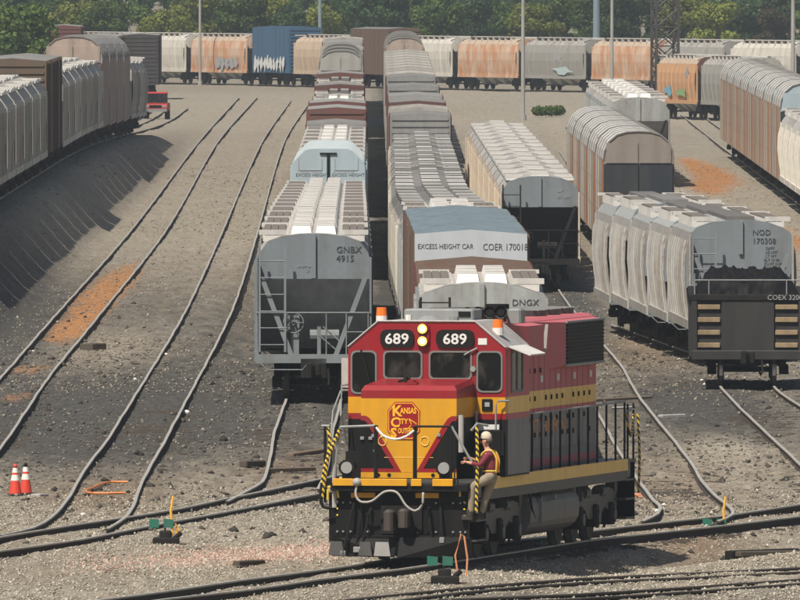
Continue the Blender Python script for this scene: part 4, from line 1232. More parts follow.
m=MB(); m.tube([(lx+.06+.0*t,ty,lz-.2) if False else (lx+.05+.10*t+.06*math.sin(t*4),ty,lz-.18+.22*t) for t in np.linspace(0,1,9)]+[(lx+.26,ty,lz-.06),(lx+.23,ty,lz-.16)],.011,'letter_yellow',4)
m.tube([(lx-.02,ty,lz-.3),(lx+.04,ty,lz-.36),(lx-.02,ty,lz-.33)],.009,'letter_yellow',4); part('emblem_flourish',m,em)
# ----- cab
CY0,CY1=2.55,5.1; CW=1.62
CZ=[1.66,2.82,2.94,3.27,4.28]
m=MB()
bands(m,-CW,CW,CY0,CY1,CZ,['black','red','yellow','red'])
cr=[(-CW,4.28),(CW,4.28),(1.0,4.80),(-1.0,4.80)]
a=[(x_,CY0,z) for x_,z in cr]; bq=[(x_,CY1,z) for x_,z in cr]
m.mesh(a+bq,[(0,1,2,3),(7,6,5,4)],'red')
m.mesh([a[1],bq[1],bq[2],a[2]],[(0,1,2,3)],'roofgrey'); m.mesh([a[2],bq[2],bq[3],a[3]],[(0,1,2,3)],'roofgrey'); m.mesh([a[3],bq[3],bq[0],a[0]],[(0,1,2,3)],'roofgrey')
cab=part('cab',m)
m=MB()   # pale drip edge along the roof line
for (x0,z0),(x1,z1) in zip([(-CW,4.28),(-1.0,4.80),(1.0,4.80)],[(-1.0,4.80),(1.0,4.80),(CW,4.28)]):
    m.tube([(x0,CY0-.01,z0),(x1,CY0-.01,z1)],.022,'roofgrey',5)
part('roof_edge_trim',m,cab)
# thin faded side sheets, their colours lifted to offset the shade on this side
m=MB(); x0,x1=CW,CW+.004
for z0,z1,kk in ((1.70,2.82,'blackfade_lift'),(2.82,2.94,'redfade_lift'),(2.94,3.27,'yellowfade_lift'),(3.27,4.27,'redfade_lift')): m.box(x0,x1,CY0+.25,CY1,z0,z1-.0005,kk)
part('cab_side_sheet',m,cab)
def rr(x0,x1,z0,z1,r,n=4):
    pts=[]
    for cx,cz,a0 in ((x1-r,z0+r,-90),(x1-r,z1-r,0),(x0+r,z1-r,90),(x0+r,z0+r,180)):
        for q in range(n+1):
            a=R(a0+90*q/n); pts.append((cx+r*math.cos(a),cz+r*math.sin(a)))
    return pts
def window(pts,y,parent,name='window',grow=.035):
    cx=sum(p[0] for p in pts)/len(pts); cz=sum(p[1] for p in pts)/len(pts)
    w=max(p[0] for p in pts)-min(p[0] for p in pts); hh=max(p[1] for p in pts)-min(p[1] for p in pts)
    out=[(cx+(p[0]-cx)*(1+2*grow/w),cz+(p[1]-cz)*(1+2*grow/hh)) for p in pts]
    m=MB(); n=len(pts)
    for i in range(n):
        j=(i+1)%n
        m.face([(out[i][0],y-.02,out[i][1]),(out[j][0],y-.02,out[j][1]),(pts[j][0],y-.02,pts[j][1]),(pts[i][0],y-.02,pts[i][1])],'seal')
        m.face([(pts[i][0],y-.02,pts[i][1]),(pts[j][0],y-.02,pts[j][1]),(pts[j][0],y,pts[j][1]),(pts[i][0],y,pts[i][1])],'seal')
        m.face([(out[j][0],y-.02,out[j][1]),(out[i][0],y-.02,out[i][1]),(out[i][0],y,out[i][1]),(out[j][0],y,out[j][1])],'seal')
    wf=part(name,m,cab)
    m=MB(); m.face([(p[0],y-.006,p[1]) for p in pts],'glass'); part('pane',m,wf)
    return wf
window(rr(-.86,-.12,3.66,4.17,.08),CY0,cab); window(rr(.08,.90,3.66,4.17,.08),CY0,cab)
window(rr(-1.53,-1.06,3.36,4.17,.1),CY0,cab); window(rr(1.06,1.53,3.40,4.17,.1),CY0,cab)
m=MB(); m.tube([(-1.35,CY0-.04,4.22),(-1.22,CY0-.05,3.8),(-1.15,CY0-.05,3.5)],.02,'rubber',5); part('wiper',m,cab)
m=MB(); m.tube([(.78,CY0-.04,4.12),(.92,CY0-.05,4.2),(1.05,CY0-.04,4.26)],.02,'grey',5); m.cyl((.96,CY0-.06,3.84),(.96,CY0-.0,3.84),.06,'grey',8); part('wiper',m,cab)
for x0,x1 in ((-.95,-.26),(.20,.98)):
    m=MB(); poly(m,rr(x0,x1,4.27,4.63,.13),'rubber',CY0-.05,.05); nb_=part('number_board',m,cab)
    text('689',.30,M['letter_white'],nb_,((x0+x1)/2,CY0-.054,4.345),align='CENTER',sx=1.12,name='number',bold=.018)
m=MB(); poly(m,rr(-.20,.06,4.26,4.78,.12),'red',CY0-.06,.06); hl=part('headlight_housing',m,cab)
for zz in (4.40,4.65):
    m=MB(); m.cyl((-.07,CY0-.10,zz),(-.07,CY0-.05,zz),.115,'rubber',14); hh_=part('headlight',m,hl)
    hh_.parent=cab
    m=MB(); m.cyl((-.07,CY0-.112,zz),(-.07,CY0-.101,zz),.098,'lamp',14); m.cyl((-.07,CY0-.118,zz),(-.07,CY0-.113,zz),.062,'lampcore',12); part('lit_lens',m,hh_)
m=MB(); m.box(1.06,1.24,CY0-.012,CY0,4.33,4.46,'letter_white'); part('cab_placard',m,cab)
m=MB(); m.bbox(1.14,1.36,CY0-.03,CY0,3.0,3.24,'black',.02); pb=part('cab_plate',m,cab); m=MB(); m.box(1.2,1.3,CY0-.036,CY0-.031,3.08,3.17,'letter_grey'); part('plate_mark',m,pb)
m=MB(); m.box(1.02,1.028,CY0-.01,CY0,1.9,4.26,'rubber'); m.box(1.0,1.5,CY0-.03,CY0-.002,2.6,2.72,'letter_white'); part('front_door_seam',m,cab)
# side windows and arm-rest
def side_window(y0,y1,z0,z1):
    m=MB(); xq=CW+.004
    m.box(xq,xq+.03,y0,y0+.05,z0,z1,'seal'); m.box(xq,xq+.03,y1-.05,y1,z0,z1,'seal'); m.box(xq,xq+.03,y0+.05,y1-.05,z0,z0+.05,'seal'); m.box(xq,xq+.03,y0+.05,y1-.05,z1-.05,z1,'seal'); m.box(xq,xq+.03,(y0+y1)/2-.03,(y0+y1)/2+.03,z0+.05,z1-.05,'seal')
    wf=part('side_window',m,cab); m=MB(); m.box(xq,xq+.012,y0+.05,y1-.05,z0+.05,z1-.05,'glass'); part('pane',m,wf)
side_window(3.1,4.3,3.35,4.2)
m=MB(); quadplate(m,[(CW,2.9,4.27),(CW+.42,3.0,4.10),(CW+.42,4.6,4.10),(CW,4.7,4.27)],.03,'white'); part('sunshade',m,cab)
m=MB(); m.box(-CW-.16,-CW,CY0+.1,CY0+.2,3.45,4.05,'roofgrey'); m.tube([(-CW,CY0+.1,3.4),(-CW-.14,CY0+.1,3.4)],.02,'grey',5); part('mirror',m,cab)
# roof gear
for xx,yy_ in ((-1.02,3.0),(1.32,3.3)):
    zz=4.80 if xx<0 else 4.56
    m=MB(); m.cyl((xx,yy_,zz-.05),(xx,yy_,zz+.10),.115,'white',12); b1=part('beacon',m)
    m=MB(); m.cyl((xx,yy_,zz+.10),(xx,yy_,zz+.27),.112,'orange',12,r1=.10); part('beacon_dome',m,b1)
    if xx>0:
        m=MB(); m.tube([(xx-.2,yy_,zz+.1),(xx-.05,yy_,zz+.0),(xx+.05,yy_,zz-.2)],.018,'grey',5); part('beacon_bracket',m,b1)
m=MB(); m.bbox(-.78,.66,4.1,5.0,4.80,5.02,'grey',.03); m.box(.35,.6,4.08,4.1,4.86,4.97,'black'); part('roof_cooler',m)
m=MB(); m.cyl((-.06,3.2,4.80),(-.06,3.2,4.9),.32,'grey',16,r1=.12); part('antenna_dome',m); 
m=MB(); m.cyl((-.5,3.2,4.8),(-.5,3.2,4.92),.07,'white',8); part('roof_vent',m)
m=MB(); m.cyl((.4,3.4,4.8),(.4,3.4,4.88),.1,'grey',8); part('roof_vent',m)
# ----- long hood
HY0,HY1=5.1,15.9; HW=.95
m=MB()
HZ=[1.66,2.80,2.90,3.26,4.35]; keys=['blackfade_lift','redfade_lift','yellowfade_lift','redfade_lift']
bands(m,-HW,HW,HY0,HY1,HZ,keys)
hp=[(-HW,4.35),(HW,4.35),(HW,4.58),(HW-.06,4.68),(HW-.18,4.74),(-HW+.18,4.74),(-HW+.06,4.68),(-HW,4.58)]
m.prism(hp,HY0,HY1,'redfade_lift'); hood=part('hood',m)
m=MB(); m.box(HW-.0,HW+.30,HY0,HY0+1.9,1.87,2.52,'blackfade_lift'); m.box(HW-.0,HW+.30,HY0,HY0+1.9,1.70,1.866,'redfade_lift'); m.box(HW+.0,HW+.302,HY0+.05,HY0+1.88,2.48,2.5,'letter_grey'); bb_=part('battery_box',m)
text('689',.24,M['letter_black'],bb_,(HW+.304,HY0+.35,2.2),rot=(R(90),0,R(90)),sx=1.6)
dw=.60; y=HY0+.12; nd=0
while y+dw<HY1-.05:
    z1=4.28 if y<10.6 else 3.66
    m=MB(); xq=HW
    for z0_,z1_,kk in ((2.05,2.80,'blackfade_lift'),(2.80,2.90,'redfade_lift'),(2.90,3.26,'yellowfade_lift'),(3.26,z1,'redfade_lift')):
        m.box(xq,xq+.035,y+.03,y+dw-.03,z0_,z1_-.0005,kk)
    d=part('hood_door',m,hood)
    for q,zl in enumerate((2.3,2.62,3.05,3.62)):
        if zl<z1-.1 and (nd*7+q*3)%5: m=MB(); m.box(xq+.035,xq+.06,y+.07,y+.15,zl,zl+.1,'rubber'); part('latch',m,d)
    if nd%3==1: m=MB(); m.box(xq+.035,xq+.04,y+.2,y+.42,3.42,3.56,'letter_white'); part('door_placard',m,d)
    y+=dw; nd+=1
# lettering along the side
text('SOUTHERN',.42,M['letter_orange'],hood,(HW+.037,6.7,2.38),rot=(R(90),0,R(90)),sx=2.6)
# flared dynamic brake and radiator sections
def flare(y0,y1,z0,z1,w,taper,keyf,keyb,name):
    m=MB()
    xi=HW-.05; xo=HW+w
    v=[(xi,y0,z0),(xi,y0,z1),(xo,y0+taper,z0+.12),(xo,y0+taper,z1-.04),(xo,y1,z0+.12),(xo,y1,z1-.04),(xi,y1,z0),(xi,y1,z1)]
    m.mesh(v,[(0,2,3,1)],keyf); m.mesh(v,[(2,4,5,3)],keyb); m.mesh(v,[(4,6,7,5),(0,6,4,2)],'redfade_lift'); m.mesh(v,[(1,3,5,7)],'redfade_lift')
    return part(name,m,hood)
flare(6.4,8.9,3.98,4.66,.24,.7,'redfade_lift','redfade_lift','brake_intake_flare')
m=MB(); quadplate(m,[(HW+.10,9.3,3.95),(HW+.22,9.3,4.1),(HW+.26,9.3,4.62),(HW+.2,9.3,4.62)],.05,'roofgrey'); part('flare_edge',m,hood)  # pale strip painted as the sunlit edge between the flares
fl=flare(9.4,15.8,3.62,4.66,.18,2.2,'redfade_lift','black','radiator_flare')
for zz in np.arange(3.78,4.6,.075):
    m=MB(); m.box(HW+.18,HW+.205,11.7,15.75,zz,zz+.03,'rubber'); part('louvre',m,fl)
m=MB(); m.box(HW+.175,HW+.215,11.6,15.8,3.70,3.755,'grey'); m.box(HW+.175,HW+.215,11.6,15.8,4.60,4.64,'grey'); part('grille_frame',m,fl)
for yy_ in (11.9,13.4,14.9,7.2,8.5):
    m=MB(); m.cyl((0,yy_,4.72),(0,yy_,4.86),.66,'tank',24); 
    for q in range(4): m.box(-.6,.6,yy_-.45+q*.3-.02,yy_-.45+q*.3+.02,4.86,4.88,'grey')
    part('roof_fan',m)
m=MB(); m.bbox(-.45,.45,9.4,10.6,4.72,4.92,'black',.04); m.cyl((0,10,4.9),(0,10,5.02),.25,'rubber',12); part('exhaust_stack',m)
m=MB(); m.tube([(-.7,6.4,4.92),(.25,6.5,4.94),(.5,6.6,4.94)],.085,'tank',8); part('roof_pipe',m)
for q,xx in enumerate((.18,.40,.63,.86)):
    m=MB(); m.cyl((xx,6.2,4.93),(xx,5.9,4.93),.06,'tank',12,r1=.10+.012*q,caps=False); m.cyl((xx,6.2,4.93),(xx,6.8,4.93),.06,'tank',8); m.cyl((xx,5.96,4.93),(xx,5.95,4.93),.085,'rubber',12)
    m.box(xx-.03,xx+.03,6.35,6.45,4.72,4.9,'tank'); part('air_horn',m)
m=MB(); m.bbox(.96,1.25,6.1,6.6,4.70,5.0,'grey',.04); part('roof_box',m)
m=MB(); m.bbox(-.9,-.2,5.4,6.2,4.74,4.92,'tank',.04); part('roof_box',m)
# ----- handrails along the right and left walkways
def along_rail(s):
    m=MB(); pts=[(s*1.6,4.9,3.34),(s*1.55,5.15,3.28),(s*1.5,5.6,2.92),(s*1.48,6.1,2.86),(s*1.48,16.3,2.88),(s*1.48,16.35,2.0)]
    m.tube(pts,.022,'grey',6); part('handrail',m)
    for y in np.arange(6.1,16.4,1.02):
        m=MB(); m.cyl((s*1.48,y,1.4),(s*1.48,y,2.88),.024,'rubber',6); part('stanchion',m)
along_rail(1); along_rail(-1)
for yy_ in (16.75,17.4):
    m=MB(); m.cyl((1.46,yy_,1.5),(1.46,yy_,2.82),.024,'rubber',6); part('stanchion',m)
m=MB(); m.tube([(1.0,17.45,2.72),(1.5,17.45,2.74)],.022,'grey',5); m.tube([(1.46,16.4,2.66),(1.46,17.45,2.7)],.022,'grey',5); part('rear_handrail',m)
m=MB(); m.tube(smooth_line([Vector(p) for p in ((1.46,16.6,2.62),(1.5,16.9,2.15),(1.47,17.4,2.6))],.1),.028,'hazard',6); m.tube([(1.55,17.45,2.6),(1.58,17.48,1.7),(1.56,17.47,.95)],.028,'hazard',6); part('safety_chain',m)
m=MB(); m.tube([(-1.64,2.5,2.3),(-1.7,2.2,2.9),(-1.72,2.4,3.5),(-1.62,2.6,3.52)],.022,'grey',5); m.tube([(-1.72,1.2,2.2),(-1.74,1.6,3.0),(-1.7,2.2,3.4)],.018,'grey',5); part('cab_handrail',m)
m=MB(); m.tube([(1.46,2.35,2.0),(1.46,2.35,3.12),(1.5,2.4,3.2),(1.7,2.5,3.2)],.022,'grey',5); m.tube([(1.05,2.4,1.7),(1.05,2.4,3.0)],.03,'grey',6); part('cab_handrail',m)
m=MB(); m.bbox(.98,1.12,.9,1.5,2.6,2.75,'rubber',.02); m.cyl((1.05,.8,2.2),(1.05,.8,2.95),.06,'roofgrey',8); part('nose_side_hose',m)
m=MB(); m.bbox(1.2,1.6,2.2,2.52,2.1,2.62,'black',.02); part('cab_step_box',m)
# front handrails
def bar(pts,key='rubber',r=.026,name='front_handrail'):
    m=MB(); m.tube(pts,r,key,6); part(name,m)
yF=-.12
bar([(-1.24,yF,2.72),(-.52,yF,2.75)],'grey',.03)
bar([(-.51,yF,2.76),(-.51,yF,1.5)],r=.045,name='front_stanchion'); bar([(.29,yF,2.74),(.29,yF,1.5)],r=.045,name='front_stanchion')
bar([(.29,yF,2.74),(1.04,yF,2.74)]); bar([(1.03,yF,2.74),(1.03,yF,1.5)],name='front_stanchion'); bar([(1.10,yF,2.74),(1.10,yF,1.5)],r=.016,name='front_stanchion')
bar([(-1.24,yF,2.72),(-1.3,yF,2.4),(-1.36,yF,1.62)],'grey',.022)
bar([(-1.55,yF,2.74),(-1.55,yF,1.2)],r=.032,name='front_stanchion'); bar([(-1.62,yF,2.74),(-1.46,yF,2.74)],'grey',.03)
bar([(-1.38,yF+.1,2.5),(-1.38,yF+.1,1.1)],'roofgrey',.05,name='conduit')
bar([(1.04,yF,2.74),(1.4,yF,2.12),(1.52,yF,1.92)],'grey',.026)
bar([(1.55,yF+.05,2.8),(1.55,yF+.05,1.1)],r=.028,name='front_stanchion')
bar([(1.44,yF,2.66),(1.56,yF,2.80),(1.74,yF+.2,2.76)],'grey',.03)
bar(smooth_line([Vector(p) for p in ((-.5,yF-.03,2.72),(-.36,yF-.05,2.56),(-.1,yF-.06,2.48),(.12,yF-.05,2.54),(.28,yF-.03,2.66))],.08),'white',.026,name='white_chain')
bar(smooth_line([Vector(p) for p in ((-1.5,yF-.03,2.70),(-1.44,yF-.05,2.5),(-1.5,yF-.06,2.0),(-1.6,yF-.05,1.3))],.1),'hazard',.036,name='safety_chain')
bar(smooth_line([Vector(p) for p in ((-1.24,yF-.03,2.68),(-1.36,yF-.05,2.4),(-1.52,yF-.07,2.0),(-1.6,yF-.06,1.6))],.1),'hazard',.036,name='safety_chain')
bar(smooth_line([Vector(p) for p in ((-1.6,yF-.05,1.6),(-1.63,yF-.05,1.3),(-1.58,yF-.05,1.12),(-1.42,yF-.05,1.1))],.1),'rubber',.04,name='hose_loop')
bar(smooth_line([Vector(p) for p in ((1.56,yF-.03,2.76),(1.58,yF-.06,2.2),(1.57,yF-.06,1.6),(1.55,yF-.03,1.0))],.1),'hazard',.034,name='safety_chain')
m=MB(); m.tube([(-1.42,.3,1.5),(-1.5,.25,1.5),(-1.56,.2,1.45),(-1.56,.2,1.25)],.025,'chain_yellow',5); part('uncoupling_lever',m)
m=MB(); m.box(-1.32,-1.15,2.5,2.56,2.36,2.44,'yellow'); m.box(-1.1,-.98,2.5,2.56,2.36,2.44,'yellow'); part('cab_front_step',m)
# front bulkheads of the walkway beside the nose (dark)
for s in (-1,1):
    xa,xb=sorted((s*1.0,s*1.4)); m=MB(); m.box(xa,xb,1.2,1.3,1.66,2.2,'black'); part('sand_box',m)
PT('fueltank',(0.15,0.147,0.14),dirt=.5,rough=.5,dirtcol=(.07,.065,.06))
# ----- fuel tank, reservoirs, trucks
m=MB(); pts=[(1.42*math.copysign(abs(math.cos(a))**.6,math.cos(a)),.82+.55*math.copysign(abs(math.sin(a))**.7,math.sin(a))) for a in np.linspace(0,2*math.pi,28,endpoint=False)]
m.prism(pts,6.3,11.6,'fueltank'); part('fuel_tank',m)
m=MB(); m.box(1.38,1.46,7.3,7.36,.6,1.1,'grey'); m.cyl((1.4,8.6,1.1),(1.5,8.6,1.1),.06,'grey',8); part('tank_gauge',m)
m=MB(); m.cyl((1.24,8.2,1.38),(1.24,11.6,1.38),.21,'tank',16); m.cyl((1.24,8.9,1.38),(1.24,8.95,1.38),.22,'under',16); m.cyl((1.24,10.9,1.38),(1.24,10.95,1.38),.22,'under',16); part('air_reservoir',m)
m=MB(); m.tube([(1.3,7.0,1.3),(1.34,7.5,1.0),(1.32,7.8,1.25),(1.3,8.2,1.3)],.04,'under',6); part('pipe',m)
m=MB(); m.tube([(1.4,6.2,1.3),(1.42,6.4,.9),(1.38,6.9,.7)],.03,'under',6); part('pipe',m)
m=MB(); m.box(1.0,1.3,12.0,12.5,.9,1.3,'under'); part('filter_box',m)
def loco_truck(yc):
    t=MB(); t.box(-.9,.9,yc-1.9,yc+1.9,.75,.98,'under'); tr=part('truck',t)
    for s in (-1,1):
        m=MB(); x=s*1.18
        prof=[(yc-2.5,.70),(yc-2.1,.55),(yc-1.1,.72),(yc-.7,.50),(yc+.7,.50),(yc+1.1,.72),(yc+2.1,.55),(yc+2.5,.70),(yc+2.45,1.02),(yc+1.5,1.12),(yc+.6,1.0),(yc-.6,1.0),(yc-1.5,1.12),(yc-2.45,1.02)]
        m.sideprism(prof,x-.08,x+.08,'tank'); part('side_frame',m,tr)
        for q in (-1.75,0,1.75):
            w=MB(); w.cyl((s*.69,yc+q,.51),(s*.83,yc+q,.51),.51,'wheel',24); w.cyl((s*.67,yc+q,.51),(s*.70,yc+q,.51),.54,'wheel',24); w.cyl((s*.705,yc+q,.51),(s*.81,yc+q,.51),.512,'tread',24,caps=False); part('wheel',w,tr)
            m=MB(); m.bbox(min(x-.15,x+.15),max(x-.15,x+.15),yc+q-.2,yc+q+.2,.33,.80,'under',.04); m.cyl((x,yc+q,.52),(x+s*.2,yc+q,.52),.14,'tank',12); part('axle_box',m,tr)
        for q in (-.9,.9):
            m=MB(); m.cyl((x+s*.02,yc+q-.25,1.05),(x+s*.02,yc+q+.25,1.05),.13,'tank',12); m.tube([(x,yc+q,1.0),(x+s*.06,yc+q-.1,.6),(x,yc+q-.25,.3)],.035,'under',5); part('brake_cylinder',m,tr)
        for q in (-2.3,2.3):
            m=MB(); m.tube([(x,yc+q,1.3),(x+s*.04,yc+q,.8),(x-s*.15,yc+q*.97,.25)],.03,'under',5); m.box(min(x-.1,x+.1),max(x-.1,x+.1),yc+q-.15,yc+q+.15,1.0,1.28,'tank'); part('sander_pipe',m,tr)
loco_truck(3.65); loco_truck(14.1)
# ------------------------------------------------------------------ the trainman riding the step
def skin_body(name, joints, edges, parent, mat, sub=2):
    me=bpy.data.meshes.new(name); me.from_pydata([j[0] for j in joints],edges,[]); me.update()
    o=bpy.data.objects.new(name,me); COL.objects.link(o); o.parent=parent
    me.materials.append(mat)
    md=o.modifiers.new('skin','SKIN'); md.use_smooth_shade=True
    for i,j in enumerate(joints):
        r=j[1]; me.skin_vertices[0].data[i].radius=(r,r) if not hasattr(r,'__len__') else r
    me.skin_vertices[0].data[0].use_root=True
    s=o.modifiers.new('sub','SUBSURF'); s.levels=sub; s.render_levels=sub
    return o
M['skin']=plain('skin',(0.50,0.26,0.17),.55)
M['shirt']=plain('maroon_shirt_cloth',(0.17,0.02,0.035),.85)
M['pants']=paint('khaki_trouser_cloth',(0.27,0.23,0.17),dirt=.35,rough=.9)
M['vest']=plain('orange_safety_vest',(0.16,0.02,0.02),.8)
M['vest_tape']=plain('yellow_reflective_tape',(0.62,0.42,0.05),.5)
M['vest_orange']=plain('orange_reflective_tape',(0.85,0.22,0.04),.5)
M['cap']=plain('beige_cap_cloth',(0.55,0.47,0.37),.85)
M['boot']=plain('dark_boot_leather',(0.03,0.025,0.02),.6)
M['hair']=plain('grey_brown_hair',(0.12,0.09,0.07),.8)
per=thing('person','person in beige cap, maroon shirt and safety vest riding the front step','person',(0,0,0),0)
pw=l0+ld*(.02)+lr*1.76
per.scale=(.95,.95,.95); per.location=(pw.x,pw.y,.87); per.rotation_euler=(0,0,-LTH)
# local: x to the right, y away, z up; he faces left (-x)
# one continuous body (skin), clothes over it
J=[((.06,0,.92),.13),((.05,0,1.08),.13),((.03,0,1.28),.15),((.02,0,1.42),.10),((-.02,0,1.50),.055),((-.05,0,1.56),.06),((-.06,0,1.66),.095),((-.05,0,1.75),.07),
   ((.02,-.17,1.38),.065),((-.12,-.23,1.16),.046),((-.36,-.16,1.20),.034),((-.44,-.13,1.22),.036),
   ((.02,.17,1.38),.065),((-.10,.22,1.17),.046),((-.34,.10,1.27),.034),((-.42,.06,1.30),.036),
   ((.04,-.10,.88),.10),((-.30,-.12,.72),.075),((-.34,-.11,.36),.055),((-.36,-.11,.07),.045),((-.46,-.12,.04),.04),
   ((.06,.10,.86),.10),((-.08,.11,.46),.07),((-.18,.11,.08),.045),((-.30,.12,.04),.04)]
E=[(0,1),(1,2),(2,3),(3,4),(4,5),(5,6),(6,7),(3,8),(8,9),(9,10),(10,11),(3,12),(12,13),(13,14),(14,15),(0,16),(16,17),(17,18),(18,19),(19,20),(0,21),(21,22),(22,23),(23,24)]
skin_body('body',J,E,per,M['skin'])
# clothing
def grow(ids,dr): return [(J[i][0],J[i][1]+dr) for i in ids]
skin_body('shirt',[((.06,0,.95),.145)]+grow([1,2,3],.016)+[((-.01,0,1.46),.075)]+grow([8,9],.018)+[((-.33,-.165,1.195),.046)]+grow([12,13],.018)+[((-.32,.11,1.265),.046)],[(0,1),(1,2),(2,3),(3,4),(3,5),(5,6),(6,7),(3,8),(8,9),(9,10)],per,M['shirt'])
skin_body('trousers',[((.06,0,1.02),.152),((.06,0,.92),.155)]+grow([16,17,18],.022)+[((-.355,-.11,.12),.07)]+grow([21,22],.022)+[((-.17,.11,.12),.07)],[(0,1),(1,2),(2,3),(3,4),(4,5),(1,6),(6,7),(7,8)],per,M['pants'])
skin_body('vest',[((.06,0,.97),.17),((.04,0,1.15),.17),((.03,0,1.3),.175),((.02,0,1.41),.125)],[(0,1),(1,2),(2,3)],per,M['vest'])
m=MB()
for yy in (-.13,.13):
    m.tube(smooth_line([Vector(p) for p in ((.19,yy*.8,1.0),(.205,yy,1.15),(.20,yy,1.3),(.10,yy,1.46),(-.06,yy,1.44),(-.15,yy,1.3),(-.14,yy,1.1))],.05),.022,'vest_tape',6)
vt=m.build('vest_tape',M,per)
m=MB(); m.tube([(.06+.175*math.cos(a),.165*math.sin(a),1.03) for a in np.linspace(0,2*math.pi,17)],.02,'vest_tape',5); m.tube(smooth_line([Vector(p) for p in ((.225,-.05,1.0),(.23,-.05,1.2),(.19,-.05,1.38))],.05),.025,'vest_orange',6); m.build('vest_band',M,per)
# head details: face, ears, cap, hair
def ell(m,c,r,key,n=12,k=8,zmin=-1.0):
    vs=[];fs=[]
    for i in range(k+1):
        ph=math.asin(zmin)+(math.pi/2-math.asin(zmin))*i/k
        for j in range(n):
            t=2*math.pi*j/n; vs.append((c[0]+r[0]*math.cos(ph)*math.cos(t),c[1]+r[1]*math.cos(ph)*math.sin(t),c[2]+r[2]*math.sin(ph)))
    for i in range(k):
        for j in range(n): fs.append((i*n+j,i*n+(j+1)%n,(i+1)*n+(j+1)%n,(i+1)*n+j))
    m.mesh(vs,fs,key)
m=MB(); ell(m,(-.045,0,1.745),(.125,.108,.125),'cap',zmin=-.25)
m.mesh([(-.12,-.085,1.735),(-.12,.085,1.735),(-.27,.06,1.70),(-.29,0,1.70),(-.27,-.06,1.70),(-.12,-.085,1.75),(-.12,.085,1.75),(-.27,.06,1.715),(-.29,0,1.715),(-.27,-.06,1.715)],[(0,1,2,3,4),(9,8,7,6,5),(0,4,9,5),(4,3,8,9),(3,2,7,8),(2,1,6,7)],'cap')
m.build('cap',M,per,True)
m=MB(); ell(m,(.0,0,1.68),(.10,.098,.08),'hair',zmin=-.7); m.build('hair',M,per,True)
m=MB(); ell(m,(-.165,0,1.64),(.028,.018,.025),'skin')
for s in (-1,1):
    ell(m,(-.05,s*.105,1.655),(.028,.014,.038),'skin'); ell(m,(-.145,s*.042,1.675),(.014,.016,.012),'letter_black')
m.tube([(-.142,-.03,1.595),(-.148,0,1.593),(-.142,.03,1.595)],.006,'shirt',4); m.build('face',M,per,True)
# hands: palm and five bent fingers closed round the grab bar
def hand(w, name):
    joints=[((w[0]+.03,w[1],w[2]),.028),((w[0]-.02,w[1],w[2]+.0),.034),((w[0]-.06,w[1],w[2]+.005),.033)]; edges=[(0,1),(1,2)]
    for q in range(4):
        yq=w[1]-.036+.024*q; n=len(joints); l=(.9,1.05,1.0,.8)[q]
        joints+=[((w[0]-.06,yq,w[2]+.01),.012),((w[0]-.06-.035*l,yq,w[2]+.012),.0105),((w[0]-.06-.045*l,yq,w[2]-.018),.010),((w[0]-.055-.02*l,yq,w[2]-.036),.009)]
        edges+=[(2,n),(n,n+1),(n+1,n+2),(n+2,n+3)]
    n=len(joints); joints+=[((w[0]-.03,w[1]-.045,w[2]-.005),.014),((w[0]-.06,w[1]-.052,w[2]-.03),.012),((w[0]-.085,w[1]-.03,w[2]-.038),.010)]; edges+=[(1,n),(n,n+1),(n+1,n+2)]
    return skin_body(name,joints,edges,per,M['skin'],1)
hand((-.45,-.13,1.22),'hand'); hand((-.43,.06,1.30),'hand')
for p0,p1 in (((-.30,-.11,.0),(-.56,-.12,.0)),((-.12,.11,.0),(-.38,.12,.0))):
    m=MB(); cx=(p0[0]+p1[0])/2; m.bbox(p1[0],p0[0],p0[1]-.055,p0[1]+.055,-.0,.10,'boot',.03); m.bbox(p0[0]-.15,p0[0]+.0,p0[1]-.06,p0[1]+.06,.08,.24,'boot',.03); m.build('boot',M,per)

# ------------------------------------------------------------------ switch stands
M['target_green']=paint('green_target_paint',(0.008,0.14,0.095),dirt=.35,rough=.5)
M['handle_yellow']=plain('yellow_handle',(0.78,0.42,0.06),.5)
M['handle_pink']=plain('faded_orange_handle',(0.62,0.26,0.13),.5)
def switch_stand(u,v,label,hk,flip=1,loop=False):
    p=P(u,v); gz=ground_z(p.x,p.y); p=P(u,v,gz)
    t=thing('switch_stand',label,'switch stand',(p.x,p.y,gz),0,'switch stands beside the ladder tracks')
    m=MB(); m.bbox(-.26,.30,-.2,.2,.0,.16,'under',.03); m.bbox(-.12,.14,-.12,.12,.16,.30,'under',.03); m.box(-.42,.46,-.1,.1,-.05,.03,'tie'); m.cyl((.2,-.05,.14),(.34,-.05,.26),.05,'under',8); m.build('stand_base',M,t)
    m=MB(); m.cyl((0,0,.25),(0,0,.52),.025,'under',6); m.build('spindle',M,t)
    for s in (-1,1):
        m=MB(); c=s*.15-.08; m.mesh([(c-.10,-.02,.36),(c+.10,-.05,.36),(c+.11,-.05,.53),(c-.10,-.02,.55),(c-.10,.0,.36),(c+.10,-.03,.36),(c+.11,-.03,.53),(c-.10,.0,.55)],[(0,1,2,3),(7,6,5,4),(0,4,5,1),(1,5,6,2),(2,6,7,3),(3,7,4,0)],'target_green'); m.build('target',M,t)
    m=MB()
    if loop: m.tube([(.28,0,.14),(.22,.0,.55),(.34,.0,.98),(.40,.0,.92),(.46,.0,.5),(.44,-.03,.16)],.021,hk,6)
    else: m.tube([(.16,0,.2),(.12,0,.7),(.17,0,1.02)],.03,hk,6); m.tube([(.24,0,.2),(.22,.0,.45),(.3,0,.3)],.028,hk,6)
    m.build('throw_lever',M,t)
    return t
switch_stand(165,545,'low switch stand with green targets and tall orange lever left of the locomotive','handle_yellow')
switch_stand(718,544,'low switch stand with green targets and yellow lever at far right','handle_yellow')
switch_stand(444,584,'switch stand with looped orange lever in front of the locomotive pilot','handle_pink',loop=True)

